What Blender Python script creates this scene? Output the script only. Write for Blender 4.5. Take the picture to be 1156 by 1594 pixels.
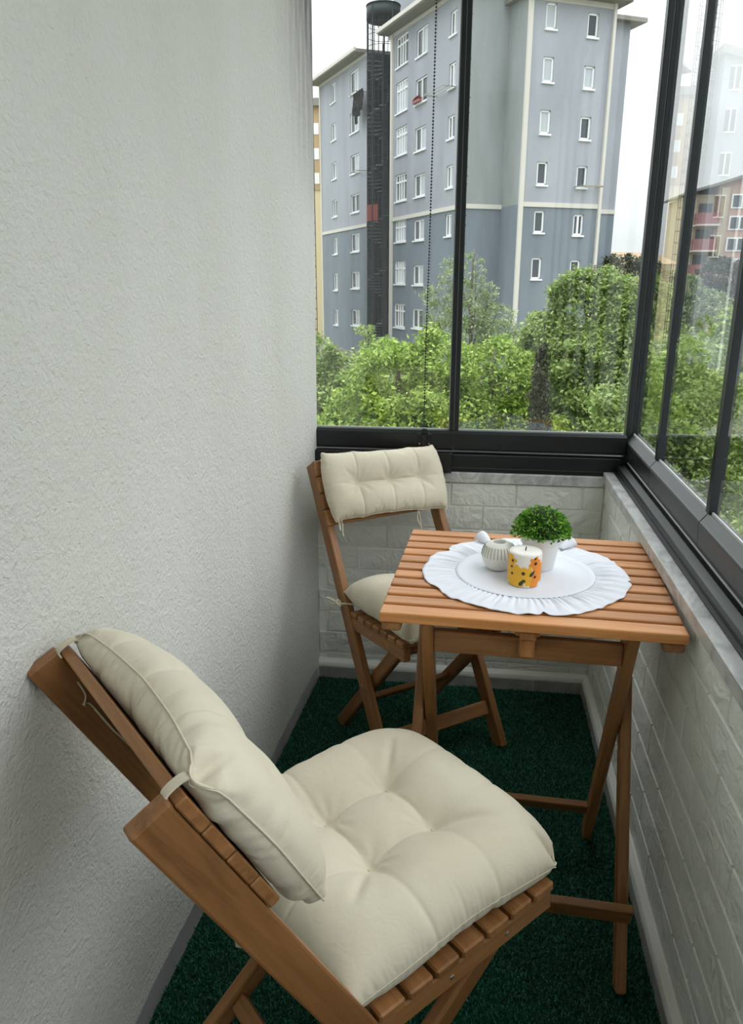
import bpy, bmesh, math, random
import numpy as np
from mathutils import Vector, Matrix

for o in list(bpy.data.objects): bpy.data.objects.remove(o)
S = bpy.context.scene
C = S.collection
random.seed(7); rng = np.random.default_rng(7)
R = math.radians

# ------------------------------------------------------------------ camera
cd = bpy.data.cameras.new('camera'); cam = bpy.data.objects.new('camera', cd); C.objects.link(cam)
cd.sensor_fit = 'VERTICAL'; cd.sensor_height = 24.0; cd.lens = 24.0 * 1180 / 1594
cd.clip_start = 0.02; cd.clip_end = 500
cam.location = (0, 0, 1.31)
cam.rotation_euler = (R(90) - math.atan(363 / 1180), 0, R(7.75))
S.camera = cam

# ------------------------------------------------------------------ overcast sky, exposure
S.view_settings.view_transform = 'Standard'; S.view_settings.look = 'None'
S.view_settings.gamma = 1; S.view_settings.use_curve_mapping = False
S.view_settings.exposure = 1.3
W = bpy.data.worlds.new('overcast_sky'); S.world = W; W.use_nodes = True
nt = W.node_tree; nt.nodes.clear()
def wn(t, **k):
    n = nt.nodes.new(t)
    for a, v in k.items(): setattr(n, a, v)
    return n
wo = wn('ShaderNodeOutputWorld'); wb = wn('ShaderNodeBackground'); wt = wn('ShaderNodeTexCoord')
sx = wn('ShaderNodeSeparateXYZ'); nt.links.new(wt.outputs['Generated'], sx.inputs[0])
mr = wn('ShaderNodeMapRange'); mr.inputs[1].default_value = 0; mr.inputs[2].default_value = 1
mr.inputs[3].default_value = 0.43; mr.inputs[4].default_value = 2.05      # overcast: zenith about three times the horizon
pw = wn('ShaderNodeMath', operation='POWER'); pw.inputs[1].default_value = 1.3; pw.use_clamp = True
nt.links.new(sx.outputs[2], pw.inputs[0]); nt.links.new(pw.outputs[0], mr.inputs[0])
ns = wn('ShaderNodeTexNoise'); ns.inputs['Scale'].default_value = 3.0; ns.inputs['Detail'].default_value = 4
mp = wn('ShaderNodeMapping'); mp.inputs['Scale'].default_value = (1, 1, 2.6)
nt.links.new(wt.outputs['Generated'], mp.inputs[0]); nt.links.new(mp.outputs[0], ns.inputs['Vector'])
mr2 = wn('ShaderNodeMapRange'); mr2.inputs[1].default_value = .35; mr2.inputs[2].default_value = .65
mr2.inputs[3].default_value = .90; mr2.inputs[4].default_value = 1.06
nt.links.new(ns.outputs[0], mr2.inputs[0])
mm = wn('ShaderNodeMath', operation='MULTIPLY'); nt.links.new(mr.outputs[0], mm.inputs[0]); nt.links.new(mr2.outputs[0], mm.inputs[1])
wb.inputs['Color'].default_value = (0.955, 0.985, 1.0, 1)
nt.links.new(mm.outputs[0], wb.inputs['Strength']); nt.links.new(wb.outputs[0], wo.inputs[0])

# ------------------------------------------------------------------ materials
def lin(r, g, b):
    f = lambda c: (c / 255 / 12.92) if c / 255 <= .04045 else ((c / 255 + .055) / 1.055) ** 2.4
    return (f(r), f(g), f(b), 1)
class M:
    def __init__(s, name, col=(.5, .5, .5, 1), rough=.6, metal=0, spec=.5):
        s.m = bpy.data.materials.new(name); s.m.use_nodes = True; s.t = s.m.node_tree
        s.b = s.t.nodes['Principled BSDF']; s.b.inputs['Base Color'].default_value = col
        s.b.inputs['Roughness'].default_value = rough; s.b.inputs['Metallic'].default_value = metal
        s.b.inputs['Specular IOR Level'].default_value = spec
    def n(s, t, **k):
        x = s.t.nodes.new(t)
        for a, v in k.items(): setattr(x, a, v)
        return x
    def l(s, a, b): s.t.links.new(a, b)
    def coord(s, kind='Object', scale=(1, 1, 1), rand=False):
        tc = s.n('ShaderNodeTexCoord'); mp = s.n('ShaderNodeMapping'); mp.inputs['Scale'].default_value = scale
        v = tc.outputs[kind]
        if rand:
            oi = s.n('ShaderNodeObjectInfo'); ml = s.n('ShaderNodeMath', operation='MULTIPLY'); ml.inputs[1].default_value = 37
            s.l(oi.outputs['Random'], ml.inputs[0]); va = s.n('ShaderNodeVectorMath', operation='ADD')
            s.l(v, va.inputs[0]); s.l(ml.outputs[0], va.inputs[1]); v = va.outputs[0]
        s.l(v, mp.inputs[0]); return mp.outputs[0]
    def noise(s, vec, scale, detail=3, rough=.5, dist=0):
        n = s.n('ShaderNodeTexNoise'); n.inputs['Scale'].default_value = scale; n.inputs['Detail'].default_value = detail
        n.inputs['Roughness'].default_value = rough; n.inputs['Distortion'].default_value = dist
        s.l(vec, n.inputs['Vector']); return n.outputs[0]
    def ramp(s, fac, stops):
        r = s.n('ShaderNodeValToRGB'); e = r.color_ramp.elements
        while len(e) < len(stops): e.new(.5)
        for i, (p, c) in enumerate(stops): e[i].position = p; e[i].color = c
        s.l(fac, r.inputs[0]); return r.outputs[0]
    def col(s, o): s.l(o, s.b.inputs['Base Color'])
    def bump(s, h, strength=.3, dist=.002):
        b = s.n('ShaderNodeBump'); b.inputs['Strength'].default_value = strength; b.inputs['Distance'].default_value = dist
        s.l(h, b.inputs['Height'])
        p = s.b.inputs['Normal'].links
        if p: s.l(p[0].from_socket, b.inputs['Normal'])
        s.l(b.outputs[0], s.b.inputs['Normal'])
    def mul(s, a, b):
        m = s.n('ShaderNodeMixRGB', blend_type='MULTIPLY'); m.inputs[0].default_value = 1
        s.l(a, m.inputs[1]); s.l(b, m.inputs[2]); return m.outputs[0]

def wood(name, dark, mid, light, rough):
    w = M(name, mid, rough, spec=.4)
    v = w.coord('Object', (1.6, 22, 22), True)
    g = w.noise(v, 2.2, 5, .6, .8)
    c = w.ramp(g, [(.25, dark), (.5, mid), (.78, light)])
    oi = w.n('ShaderNodeObjectInfo'); c2 = w.ramp(oi.outputs['Random'], [(0, (.80, .78, .76, 1)), (1, (1.1, 1.1, 1.1, 1))])
    w.col(w.mul(c, c2)); w.bump(w.noise(w.coord('Object', (6, 160, 160), True), 2, 3), .25, .0006); return w.m
m_wood = wood('stained_beech', lin(118, 80, 46), lin(150, 104, 63), lin(170, 122, 78), .38)
m_wood_lit = wood('stained_beech_lit', lin(168, 108, 58), lin(196, 134, 80), lin(212, 152, 98), .36)  # same beech as the legs, with the light on the tabletop painted in

pl = M('white_stucco', lin(228, 228, 221), .85)
v = pl.coord('Object')
st = pl.noise(pl.coord('Object', (1, 1, .35)), 2.2, 4)
c = pl.ramp(st, [(.3, lin(204, 204, 197)), (.7, lin(217, 217, 211))])
sp = pl.n('ShaderNodeSeparateXYZ'); pl.l(v, sp.inputs[0])
# grimy streak on the edge next to the window, high up
f1 = pl.n('ShaderNodeMapRange'); f1.inputs[1].default_value = 1.95; f1.inputs[2].default_value = 2.26; pl.l(sp.outputs[1], f1.inputs[0])
f2 = pl.n('ShaderNodeMapRange'); f2.inputs[1].default_value = 1.45; f2.inputs[2].default_value = 2.0; pl.l(sp.outputs[2], f2.inputs[0])
f3 = pl.n('ShaderNodeMath', operation='MULTIPLY'); pl.l(f1.outputs[0], f3.inputs[0]); pl.l(f2.outputs[0], f3.inputs[1])
f4 = pl.n('ShaderNodeMath', operation='MULTIPLY'); pl.l(f3.outputs[0], f4.inputs[0]); pl.l(pl.noise(pl.coord('Object', (1, 14, 2)), 3, 5), f4.inputs[1])
f4b = pl.n('ShaderNodeMath', operation='MULTIPLY'); f4b.inputs[1].default_value = 1.7; f4b.use_clamp = True; pl.l(f4.outputs[0], f4b.inputs[0]); f4 = f4b
mx = pl.n('ShaderNodeMixRGB'); pl.l(f4.outputs[0], mx.inputs[0]); pl.l(c, mx.inputs[1]); mx.inputs[2].default_value = lin(96, 92, 92)
pl.col(mx.outputs[0])
big = pl.noise(v, 34, 3, .55, 1.4); fine = pl.noise(v, 150, 3, .6)
pl.bump(big, .5, .007); pl.bump(fine, .8, .004)
m_plaster = pl.m

br = M('white_foam_brick', lin(214, 214, 208), .42)
v = br.coord('Object', (1, 1, 1), True)
br.col(br.ramp(br.noise(v, 5, 3), [(.3, lin(226, 228, 222)), (.7, lin(238, 240, 234))]))
br.bump(br.noise(v, 17, 3, .5, 2.6), .6, .009); br.bump(br.noise(v, 75, 2, .6), .4, .003)
m_brick = br.m
m_groove = M('white_groove', lin(248, 248, 244), .5).m
m_white_trim = M('white_trim', lin(232, 232, 226), .45).m
gs = M('grey_skirting', lin(150, 149, 148), .5); gs.col(gs.ramp(gs.noise(gs.coord(), 9, 4), [(.3, lin(158, 157, 160)), (.7, lin(182, 181, 184))])); m_grey = gs.m

sk_ = M('mottled_skirting_tile', lin(170, 170, 166), .5); sk_.col(sk_.ramp(sk_.noise(sk_.coord(), 14, 5), [(.3, lin(142, 142, 140)), (.7, lin(186, 186, 184))])); m_skirt = sk_.m
mb = M('grey_marble', lin(176, 176, 174), .3)
v = mb.coord('Object', (4, 1, 1)); mbn = mb.noise(mb.coord('Object', (5, 2.2, 5)), 3.2, 6, .62, 2.2)
mb.col(mb.ramp(mbn, [(.3, lin(150, 151, 151)), (.5, lin(192, 193, 192)), (.72, lin(222, 222, 220))])); m_marble = mb.m

al = M('black_aluminium', lin(38, 43, 44), .32, .35); m_alu = al.m
m_alu_lit = M('lit_black_aluminium', lin(104, 107, 106), .36, .65).m  # the black aluminium again, painted paler where light catches it
m_black = M('black_plastic', lin(18, 19, 20), .45).m
m_gasket = M('grey_gasket', lin(96, 98, 99), .5).m
m_bead = M('pale_gasket', lin(190, 192, 190), .4).m
m_steel = M('zinc_steel', lin(168, 164, 152), .35, .9).m

def glass(name, tint, f0=.035):
    g = M(name); t = g.t; t.nodes.remove(g.b); out = [n for n in t.nodes if n.type == 'OUTPUT_MATERIAL'][0]
    tr = g.n('ShaderNodeBsdfTransparent'); tr.inputs[0].default_value = tint
    gl = g.n('ShaderNodeBsdfGlossy'); gl.inputs['Roughness'].default_value = 0.0; gl.inputs[0].default_value = (.97, .98, 1, 1)
    lw = g.n('ShaderNodeLayerWeight'); lw.inputs[0].default_value = .5
    p = g.n('ShaderNodeMath', operation='POWER'); p.inputs[1].default_value = 5; g.l(lw.outputs['Facing'], p.inputs[0])
    a = g.n('ShaderNodeMath', operation='MULTIPLY_ADD'); a.inputs[1].default_value = 1 - f0; a.inputs[2].default_value = f0; g.l(p.outputs[0], a.inputs[0])
    mx = g.n('ShaderNodeMixShader'); g.l(a.outputs[0], mx.inputs[0]); g.l(tr.outputs[0], mx.inputs[1]); g.l(gl.outputs[0], mx.inputs[2])
    g.l(mx.outputs[0], out.inputs[0]); return g.m
m_glass = glass('clear_glass', (.962, .978, .975, 1), .055)

fb = M('cream_cotton', lin(214, 206, 186), .9, spec=.2)
v = fb.coord('Object'); fb.col(fb.ramp(fb.noise(v, 6, 3), [(.3, lin(204, 194, 172)), (.7, lin(216, 207, 187))]))
fb.b.inputs['Sheen Weight'].default_value = .15
fb.bump(fb.noise(v, 38, 3, .55, 1.2), .22, .004); fb.bump(fb.noise(v, 900, 2), .15, .0004); m_cotton = fb.m
m_tape = M('cream_tape', lin(206, 197, 176), .9, spec=.2).m
wc = M('white_cotton', lin(226, 227, 235), .85, spec=.2); wc.bump(wc.noise(wc.coord(), 700, 2), .15, .0004); m_white_cloth = wc.m
m_ceramic = M('matt_white_ceramic', lin(232, 229, 221), .45).m
m_ceramic_groove = M('grey_groove_glaze', lin(172, 172, 158), .6).m
m_pot = M('white_pot', lin(238, 238, 236), .4).m
m_wax = M('white_wax', lin(240, 234, 228), .4); m_wax.b.inputs['Subsurface Weight'].default_value = .2; m_wax.b.inputs['Subsurface Radius'].default_value = (.01, .006, .004); m_wax = m_wax.m
m_yellow = M('yellow_print', lin(236, 178, 42), .5).m
m_orange = M('orange_print', lin(238, 142, 42), .5).m
m_brown = M('brown_print', lin(60, 24, 12), .5).m
m_leafprint = M('dark_green_print', lin(52, 62, 30), .5).m
m_wick = M('black_wick', lin(30, 26, 22), .8).m
m_soil = M('dark_soil', lin(40, 34, 24), .9).m

cp = M('green_turf_base', lin(14, 44, 32), .95, spec=.1); cp.col(cp.ramp(cp.noise(cp.coord(), 90, 3), [(.3, lin(9, 44, 31)), (.7, lin(21, 70, 51))])); m_turf = cp.m
cb = M('green_turf_fibre', lin(22, 66, 48), .6, spec=.25)
gi = cb.n('ShaderNodeNewGeometry'); cb.col(cb.ramp(gi.outputs['Random Per Island'], [(0, lin(11, 52, 37)), (.6, lin(24, 86, 64)), (1, lin(72, 142, 114))])); m_fibre = cb.m

def leafmat(name, a, b, c, trans=.35):
    g = M(name, b, .5, spec=.3); gi = g.n('ShaderNodeNewGeometry')
    cc = g.ramp(gi.outputs['Random Per Island'], [(0, a), (.55, b), (1, c)]); g.col(cc)
    tl = g.n('ShaderNodeBsdfTranslucent'); g.l(cc, tl.inputs[0]); mx = g.n('ShaderNodeMixShader'); mx.inputs[0].default_value = trans
    out = [n for n in g.t.nodes if n.type == 'OUTPUT_MATERIAL'][0]
    g.l(g.b.outputs[0], mx.inputs[1]); g.l(tl.outputs[0], mx.inputs[2]); g.l(mx.outputs[0], out.inputs[0]); return g.m
m_leaf_bright = leafmat('bright_leaf', lin(98, 126, 44), lin(140, 166, 68), lin(188, 208, 116))
m_leaf_mid = leafmat('mid_leaf', lin(98, 120, 56), lin(136, 158, 84), lin(182, 198, 130))
m_leaf_grey = leafmat('grey_green_leaf', lin(104, 124, 82), lin(144, 160, 112), lin(194, 204, 164))
m_leaf_dark = leafmat('dark_leaf', lin(40, 46, 32), lin(66, 72, 50), lin(110, 108, 82), .15)
m_leaf_box = leafmat('box_leaf', lin(44, 92, 18), lin(92, 150, 38), lin(166, 208, 86), .2)
bk = M('grey_bark', lin(104, 96, 84), .9); m_bark = bk.m

def wallmat(name, a, b):
    w = M(name, a, .85, spec=.2); v = w.coord('Object', (.5, .5, .12)); w.col(w.ramp(w.noise(v, 1.4, 5, .6), [(.3, a), (.7, b)])); return w.m
m_fac_light = wallmat('light_grey_render', lin(150, 153, 160), lin(166, 169, 176))
m_fac_blue = wallmat('blue_grey_render', lin(112, 121, 130), lin(128, 137, 145))
m_fac_stain = wallmat('weathered_grey_render', lin(136, 142, 138), lin(158, 162, 166))
m_cream = M('cream_paint', lin(204, 200, 190), .7).m
m_frame_w = M('white_window_frame', lin(235, 236, 236), .5).m
m_pane_dark = M('dark_pane', lin(66, 72, 78), .12).m
m_pane_curt = M('curtained_pane', lin(178, 184, 188), .2).m
m_iron = M('dark_iron', lin(34, 40, 46), .6, .2).m
m_recess = M('dark_cladding_and_recess_shade', lin(34, 40, 48), .7).m  # dark iron; on the recess sides it paints their shade
m_tread = M('grey_tread', lin(112, 120, 126), .6).m
m_red = M('red_panel', lin(128, 56, 50), .7).m
m_blackcloth = M('black_cloth', lin(16, 17, 20), .95).m
m_eave = M('weathered_eave', lin(130, 128, 118), .8).m
m_yel = M('pale_yellow_render', lin(214, 198, 160), .85).m
m_tan = M('tan_render', lin(178, 152, 112), .85).m
m_pink = M('pink_render', lin(178, 148, 136), .85).m
m_beige = M('beige_render', lin(176, 164, 142), .85).m
m_redbal = M('dusty_red_render', lin(150, 104, 106), .85).m
m_roof = M('terracotta_roof', lin(158, 134, 104), .85).m
gd = M('ground_soil_and_grass', lin(96, 104, 78), .95); gd.col(gd.ramp(gd.noise(gd.coord('Object'), .35, 6), [(.35, lin(84, 96, 58)), (.6, lin(128, 126, 112))])); m_ground = gd.m
cw = M('weathered_concrete', lin(142, 140, 132), .9); cw.col(cw.ramp(cw.noise(cw.coord('Object'), 1.5, 6), [(.3, lin(112, 112, 104)), (.7, lin(150, 148, 140))])); m_conc = cw.m

# ------------------------------------------------------------------ mesh helpers
def link(name, me, parent=None, mw=None):
    o = bpy.data.objects.new(name, me); C.objects.link(o)
    if parent is not None: o.parent = parent
    if mw is not None: o.matrix_local = mw
    return o
def tag(o, label=None, cat=None, group=None, kind=None):
    for k, v in (('label', label), ('category', cat), ('group', group), ('kind', kind)):
        if v: o[k] = v
    return o
def empty(name, label, cat, loc=(0, 0, 0), rz=0, group=None):
    o = bpy.data.objects.new(name, None); C.objects.link(o); o.location = loc; o.rotation_euler = (0, 0, rz); o.empty_display_size = .1
    return tag(o, label, cat, group)
def smooth(me, on=True): me.polygons.foreach_set('use_smooth', [on] * len(me.polygons)); me.update()
_cache = {}
def boxmesh(l, w, t, ch=.0015, mat=None, seg=1):
    key = (round(l, 4), round(w, 4), round(t, 4), round(ch, 4), mat.name, seg)
    if key in _cache: return _cache[key]
    bm = bmesh.new(); bmesh.ops.create_cube(bm, size=1)
    bmesh.ops.scale(bm, vec=(l, w, t), verts=bm.verts)
    if ch: bmesh.ops.bevel(bm, geom=list(bm.edges), offset=min(ch, min(l, w, t) * .45), segments=seg, affect='EDGES', profile=.5)
    me = bpy.data.meshes.new('box'); bm.to_mesh(me); bm.free(); me.materials.append(mat); _cache[key] = me; return me
def frame(p, x, y):      # matrix with X along x, Y along y (made orthogonal)
    x = Vector(x).normalized(); y = Vector(y); y = (y - x * y.dot(x)).normalized(); z = x.cross(y)
    return Matrix(((x.x, y.x, z.x, p[0]), (x.y, y.y, z.y, p[1]), (x.z, y.z, z.z, p[2]), (0, 0, 0, 1)))
def stick(name, p0, p1, wd, w, t, mat, parent, ch=.002, seg=1):   # board from p0 to p1, width w along wd, thickness t
    p0, p1 = Vector(p0), Vector(p1)
    return link(name, boxmesh((p1 - p0).length, w, t, ch, mat, seg), parent, frame((p0 + p1) / 2, p1 - p0, wd))
def box(name, x0, x1, y0, y1, z0, z1, mat, parent=None, ch=0):
    return link(name, boxmesh(abs(x1 - x0), abs(y1 - y0), abs(z1 - z0), ch, mat), parent, Matrix.Translation(((x0 + x1) / 2, (y0 + y1) / 2, (z0 + z1) / 2)))
def pymesh(name, vs, fs, mat, parent=None, sm=False, mw=None):
    me = bpy.data.meshes.new(name); me.from_pydata([tuple(v) for v in vs], [], [tuple(f) for f in fs]); me.update()
    for m in (mat if isinstance(mat, (list, tuple)) else [mat]): me.materials.append(m)
    if sm: smooth(me)
    return link(name, me, parent, mw)
def extrude_profile(name, prof, axis, a, b, mat, parent=None):     # prof: (h, z) polygon; axis 'y' -> h is x, 'x' -> h is y
    n = len(prof); vs = []
    for s in (a, b):
        for h, z in prof: vs.append((h, s, z) if axis == 'y' else (s, h, z))
    fs = [(i, (i + 1) % n, n + (i + 1) % n, n + i) for i in range(n)] + [tuple(range(n))[::-1], tuple(range(n, 2 * n))]
    o = pymesh(name, vs, fs, mat, parent)
    bm = bmesh.new(); bm.from_mesh(o.data); bmesh.ops.recalc_face_normals(bm, faces=bm.faces); bm.to_mesh(o.data); bm.free(); return o
def tube(name, pts, r, mat, parent=None, n=8, flat=1.0, closed=False, radii=None):
    pts = [Vector(p) for p in pts]; vs = []; fs = []; m = len(pts); up = None
    for i, p in enumerate(pts):
        d = (pts[(i + 1) % m] - pts[i - 1]) if closed else (pts[min(i + 1, m - 1)] - pts[max(i - 1, 0)])
        d.normalize()
        if up is None: up = d.orthogonal().normalized()
        up = (up - d * up.dot(d)).normalized(); sd = d.cross(up); rr = radii[i] if radii else r
        for k in range(n):
            a = 2 * math.pi * k / n; vs.append(p + up * math.cos(a) * rr + sd * math.sin(a) * rr * flat)
    for i in range(m if closed else m - 1):
        j = (i + 1) % m
        for k in range(n): fs.append((i * n + k, i * n + (k + 1) % n, j * n + (k + 1) % n, j * n + k))
    if not closed: fs += [tuple(range(n))[::-1], tuple(range((m - 1) * n, m * n))]
    return pymesh(name, vs, fs, mat, parent, True)
def ribbon(name, pts, wdir, w, mat, parent=None, th=.0012):
    pts = [Vector(p) for p in pts]; wd = Vector(wdir).normalized(); vs = []; fs = []; m = len(pts)
    for i, p in enumerate(pts):
        d = (pts[min(i + 1, m - 1)] - pts[max(i - 1, 0)]).normalized(); q = (wd - d * wd.dot(d)).normalized(); nn = d.cross(q) * th
        vs += [p - q * w / 2 - nn, p + q * w / 2 - nn, p + q * w / 2 + nn, p - q * w / 2 + nn]
    for i in range(m - 1):
        for k in range(4): fs.append((i * 4 + k, i * 4 + (k + 1) % 4, i * 4 + 4 + (k + 1) % 4, i * 4 + 4 + k))
    fs += [(3, 2, 1, 0), tuple(range(4 * m - 4, 4 * m))]
    return pymesh(name, vs, fs, mat, parent)
def lathe(name, prof, mat, parent=None, n=48, sm=True, fn=None):
    vs = []; fs = []; m = len(prof)
    for i, (r, z) in enumerate(prof):
        for k in range(n):
            a = 2 * math.pi * k / n; rr = r * (fn(a, i, z) if fn else 1); vs.append((rr * math.cos(a), rr * math.sin(a), z))
    for i in range(m - 1):
        for k in range(n): fs.append((i * n + k, i * n + (k + 1) % n, (i + 1) * n + (k + 1) % n, (i + 1) * n + k))
    fs.append(tuple(range(n))[::-1]); fs.append(tuple(range((m - 1) * n, m * n)))
    return pymesh(name, vs, fs, mat, parent, sm)
def curve(pts, n=24):     # Catmull-Rom
    P = [Vector(p) for p in pts]; P = [P[0] * 2 - P[1]] + P + [P[-1] * 2 - P[-2]]; out = []
    for i in range(1, len(P) - 2):
        for k in range(n):
            t = k / n; a, b, c, d = P[i - 1:i + 3]
            out.append(.5 * (2 * b + (c - a) * t + (2 * a - 5 * b + 4 * c - d) * t * t + (3 * b - a - 3 * c + d) * t ** 3))
    out.append(P[-2]); return out

# ------------------------------------------------------------------ the setting
struct = lambda o: tag(o, kind='structure')
XR, YE, YB, ZC = .402, 2.293, -1.3, 2.55
def xl(y, z=0): return -.594 + .0437 * y + .009 * z
struct(box('floor', -.80, .62, YB - .1, 2.46, -.12, 0, m_conc))
struct(box('ceiling', -.80, .62, YB - .1, 2.46, ZC, ZC + .12, M('white_ceiling', lin(232, 232, 228), .8).m))
# left wall: battered stucco slab whose plaster stops, ragged, above a grey skirting
ys = np.linspace(YB, 2.302, 90); vs = []; fs = []
lo = [.052 + .007 * math.sin(y * 7) + random.uniform(-.004, .004) for y in ys]
for i, y in enumerate(ys):
    for z in (lo[i], .1, ZC): vs.append((xl(y, z) + (.002 if z == lo[i] else 0), y, z))
    for z in (ZC, lo[i]): vs.append((-.76, y, z))
for i in range(len(ys) - 1):
    for k in range(5): fs.append((i * 5 + k, (i + 1) * 5 + k, (i + 1) * 5 + (k + 1) % 5, i * 5 + (k + 1) % 5))
fs += [tuple(range(5)), tuple(range(len(vs) - 5, len(vs)))[::-1]]
struct(pymesh('wall_left', vs, fs, m_plaster))
vs = []; fs = []
for i, y in enumerate(ys):
    for x, z in ((xl(y) - .001, 0), (xl(y) - .003, .05), (-.70, .05), (-.70, 0)): vs.append((x, y, z))
for i in range(len(ys) - 1):
    for k in range(4): fs.append((i * 4 + k, i * 4 + 4 + k, i * 4 + 4 + (k + 1) % 4, i * 4 + (k + 1) % 4))
fs += [(0, 1, 2, 3), tuple(range(len(vs) - 4, len(vs)))[::-1]]
struct(pymesh('baseboard_left', vs, fs, m_grey))
struct(box('wall_back', -.80, .62, YB - .1, YB, 0, ZC, m_plaster))
wr = struct(box('wall_right', XR + .006, .58, YB, 2.44, 0, .718, m_groove))
we = struct(box('wall_end', -.50, XR + .006, YE + .006, 2.44, 0, .706, m_groove))

# foam bricks: every brick its own object; six relief variants shared
def brickmesh(w, h):
    nx, nz = 5, 3; vs = []; fs = []; d = .006
    for j in range(nz + 1):
        for i in range(nx + 1):
            x = -w / 2 + .0042 + (w - .0084) * i / nx; z = -h / 2 + .0042 + (h - .0084) * j / nz
            e = i in (0, nx) or j in (0, nz)
            vs.append((x, -d + (0 if e else random.uniform(-.0022, .0012)), z))
    idx = lambda i, j: j * (nx + 1) + i
    for j in range(nz):
        for i in range(nx): fs.append((idx(i, j), idx(i + 1, j), idx(i + 1, j + 1), idx(i, j + 1)))
    ring = [idx(i, 0) for i in range(nx)] + [idx(nx, j) for j in range(nz)] + [idx(i, nz) for i in range(nx, 0, -1)] + [idx(0, j) for j in range(nz, 0, -1)]
    base = len(vs)
    for r in ring:
        x, y, z = vs[r]; sx_ = -1 if x < -w / 2 + .0043 else (1 if x > w / 2 - .0043 else 0); sz_ = -1 if z < -h / 2 + .0043 else (1 if z > h / 2 - .0043 else 0)
        vs.append((x + sx_ * .0026, .0, z + sz_ * .0026))
    n = len(ring)
    for i in range(n): fs.append((ring[i], base + i, base + (i + 1) % n, ring[(i + 1) % n]))
    me = bpy.data.meshes.new('brick'); me.from_pydata(vs, [], fs); me.materials.append(m_brick)
    bm = bmesh.new(); bm.from_mesh(me); bmesh.ops.recalc_face_normals(bm, faces=bm.faces); bm.to_mesh(me); bm.free(); me.update(); return me
variants = {}
def brick(parent, w, h, place):
    k = (round(w, 3), round(h, 3)); L = variants.setdefault(k, [])
    if len(L) < 5: L.append(brickmesh(w, h))
    me = L[-1] if len(L) < 5 else random.choice(L)
    link('brick', me, parent, Matrix.Translation(-parent.location) @ place)
def course(parent, s0, s1, joint, bl, z0, z1, mk):   # bricks between s0 and s1
    k = math.floor((s0 - joint) / bl); s = joint + k * bl
    while s < s1 - .01:
        a, b = max(s, s0), min(s + bl, s1)
        if b - a > .03: brick(parent, b - a, z1 - z0, mk((a + b) / 2, (z0 + z1) / 2))
        s += bl
pitch = .0845
for r in range(8):
    z0 = .064 + r * pitch; z1 = min(z0 + pitch, .722)
    course(wr, -.25, YE, 1.585 + (.1015 if r % 2 else 0), .203, z0, z1, lambda s, z: Matrix.Translation((XR + .006, s, z)) @ Matrix.Rotation(-math.pi / 2, 4, 'Z'))
pitch = .0766
for r in range(9):
    z0 = .094 + (r - 1) * pitch; z1 = min(z0 + pitch, .708)
    if r == 0: z0 = .066
    course(we, -.492, XR, -.262 + (.1 if r % 2 else 0), .2, z0, z1, lambda s, z: Matrix.Translation((s, YE + .006, z)))
sk = [(0, 0), (0, .052), (.003, .060), (.014, .070), (.024, .070), (.024, 0)]
struct(extrude_profile('baseboard_right', [(XR - .018 + h, z) for h, z in sk], 'y', YB, YE, m_white_trim))
struct(extrude_profile('baseboard_end', [(YE - .018 + h, z) for h, z in sk], 'x', -.50, XR, m_white_trim))
for nm, args in (('skirting_face', (XR - .0195, XR - .012, YB, YE - .019, 0, .047)),): box(nm, *args, m_skirt, bpy.data.objects['baseboard_right'], .001)
for k in range(5): box('skirting_face', -.49 + .18 * k, min(-.49 + .18 * k + .178, XR - .02), YE - .0195, YE - .012, 0, .047, m_skirt, bpy.data.objects['baseboard_end'], .001)
# marble sills
struct(box('trim_1', XR - .008, .56, YB, 2.30, .722, .752, m_marble, None, .002))
struct(box('trim_2', -.49, XR + .03, YE - .006, 2.42, .706, .738, m_marble, None, .002))

# ------------------------------------------------------------------ right-hand glazing (window_2)
ZT = 2.48
w2 = struct(extrude_profile('window_2', [(.430, .752), (.430, .766), (.434, .772), (.452, .776), (.455, .770), (.459, .770), (.459, .782), (.463, .784), (.520, .784), (.520, .752)], 'y', YB, 2.33, m_alu))
extrude_profile('shelf_strip', [(.4335, .7718), (.4337, .7732), (.4515, .7772), (.4515, .776)], 'y', YB, 2.29, m_alu_lit, w2)  # sky reflection on the shelf, painted as a paler strip
extrude_profile('dark_track_groove', [(.422, .752), (.422, .756), (.430, .757), (.430, .752)], 'y', YB, 2.30, m_black, w2)
extrude_profile('slot_edge', [(.4590, .782), (.4584, .785), (.4604, .786), (.463, .784)], 'y', YB, 2.29, m_bead, w2)
bs = []; bf = []                                      # brush seal tufts lying in the slot
for i in range(420):
    y = rng.uniform(.9, 2.2); x = .4545 + rng.uniform(-.001, .002); z = .771; a = rng.uniform(-.006, .006); b = len(bs)
    bs += [(x, y, z), (x, y + .0016, z), (x + .002, y + a, z + rng.uniform(.006, .013))]; bf.append((b, b + 1, b + 2))
tag(pymesh('brush_seal', bs, bf, m_black, w2), kind='stuff')
edges = [-1.2, -.75, -.3, .15, .62, 1.065, 1.514, 1.978, 2.318]
for a, b in zip(edges[:-1], edges[1:]):
    extrude_profile('bottom_rail', [(.461, .786), (.455, .800), (.452, .842), (.455, .848), (.470, .866), (.486, .866), (.486, .786)], 'y', a + .001, b - .001, m_alu, w2)
    extrude_profile('rail_bevel', [(.4535, .8470), (.4548, .8482), (.4688, .8662), (.4703, .8662)], 'y', a + .002, b - .002, m_alu_lit, w2)  # bevel face overlaid in the paler, lit colour
    extrude_profile('glazing_bead', [(.4705, .866), (.4715, .871), (.4745, .871), (.4745, .866)], 'y', a + .012, b - .012, m_bead, w2)
    box('top_rail', .452, .486, a + .001, b - .001, ZT - .08, ZT, m_alu, w2)
    box('pane', .4735, .4795, a + .006, b - .006, .866, ZT - .08, m_glass, w2)
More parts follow.
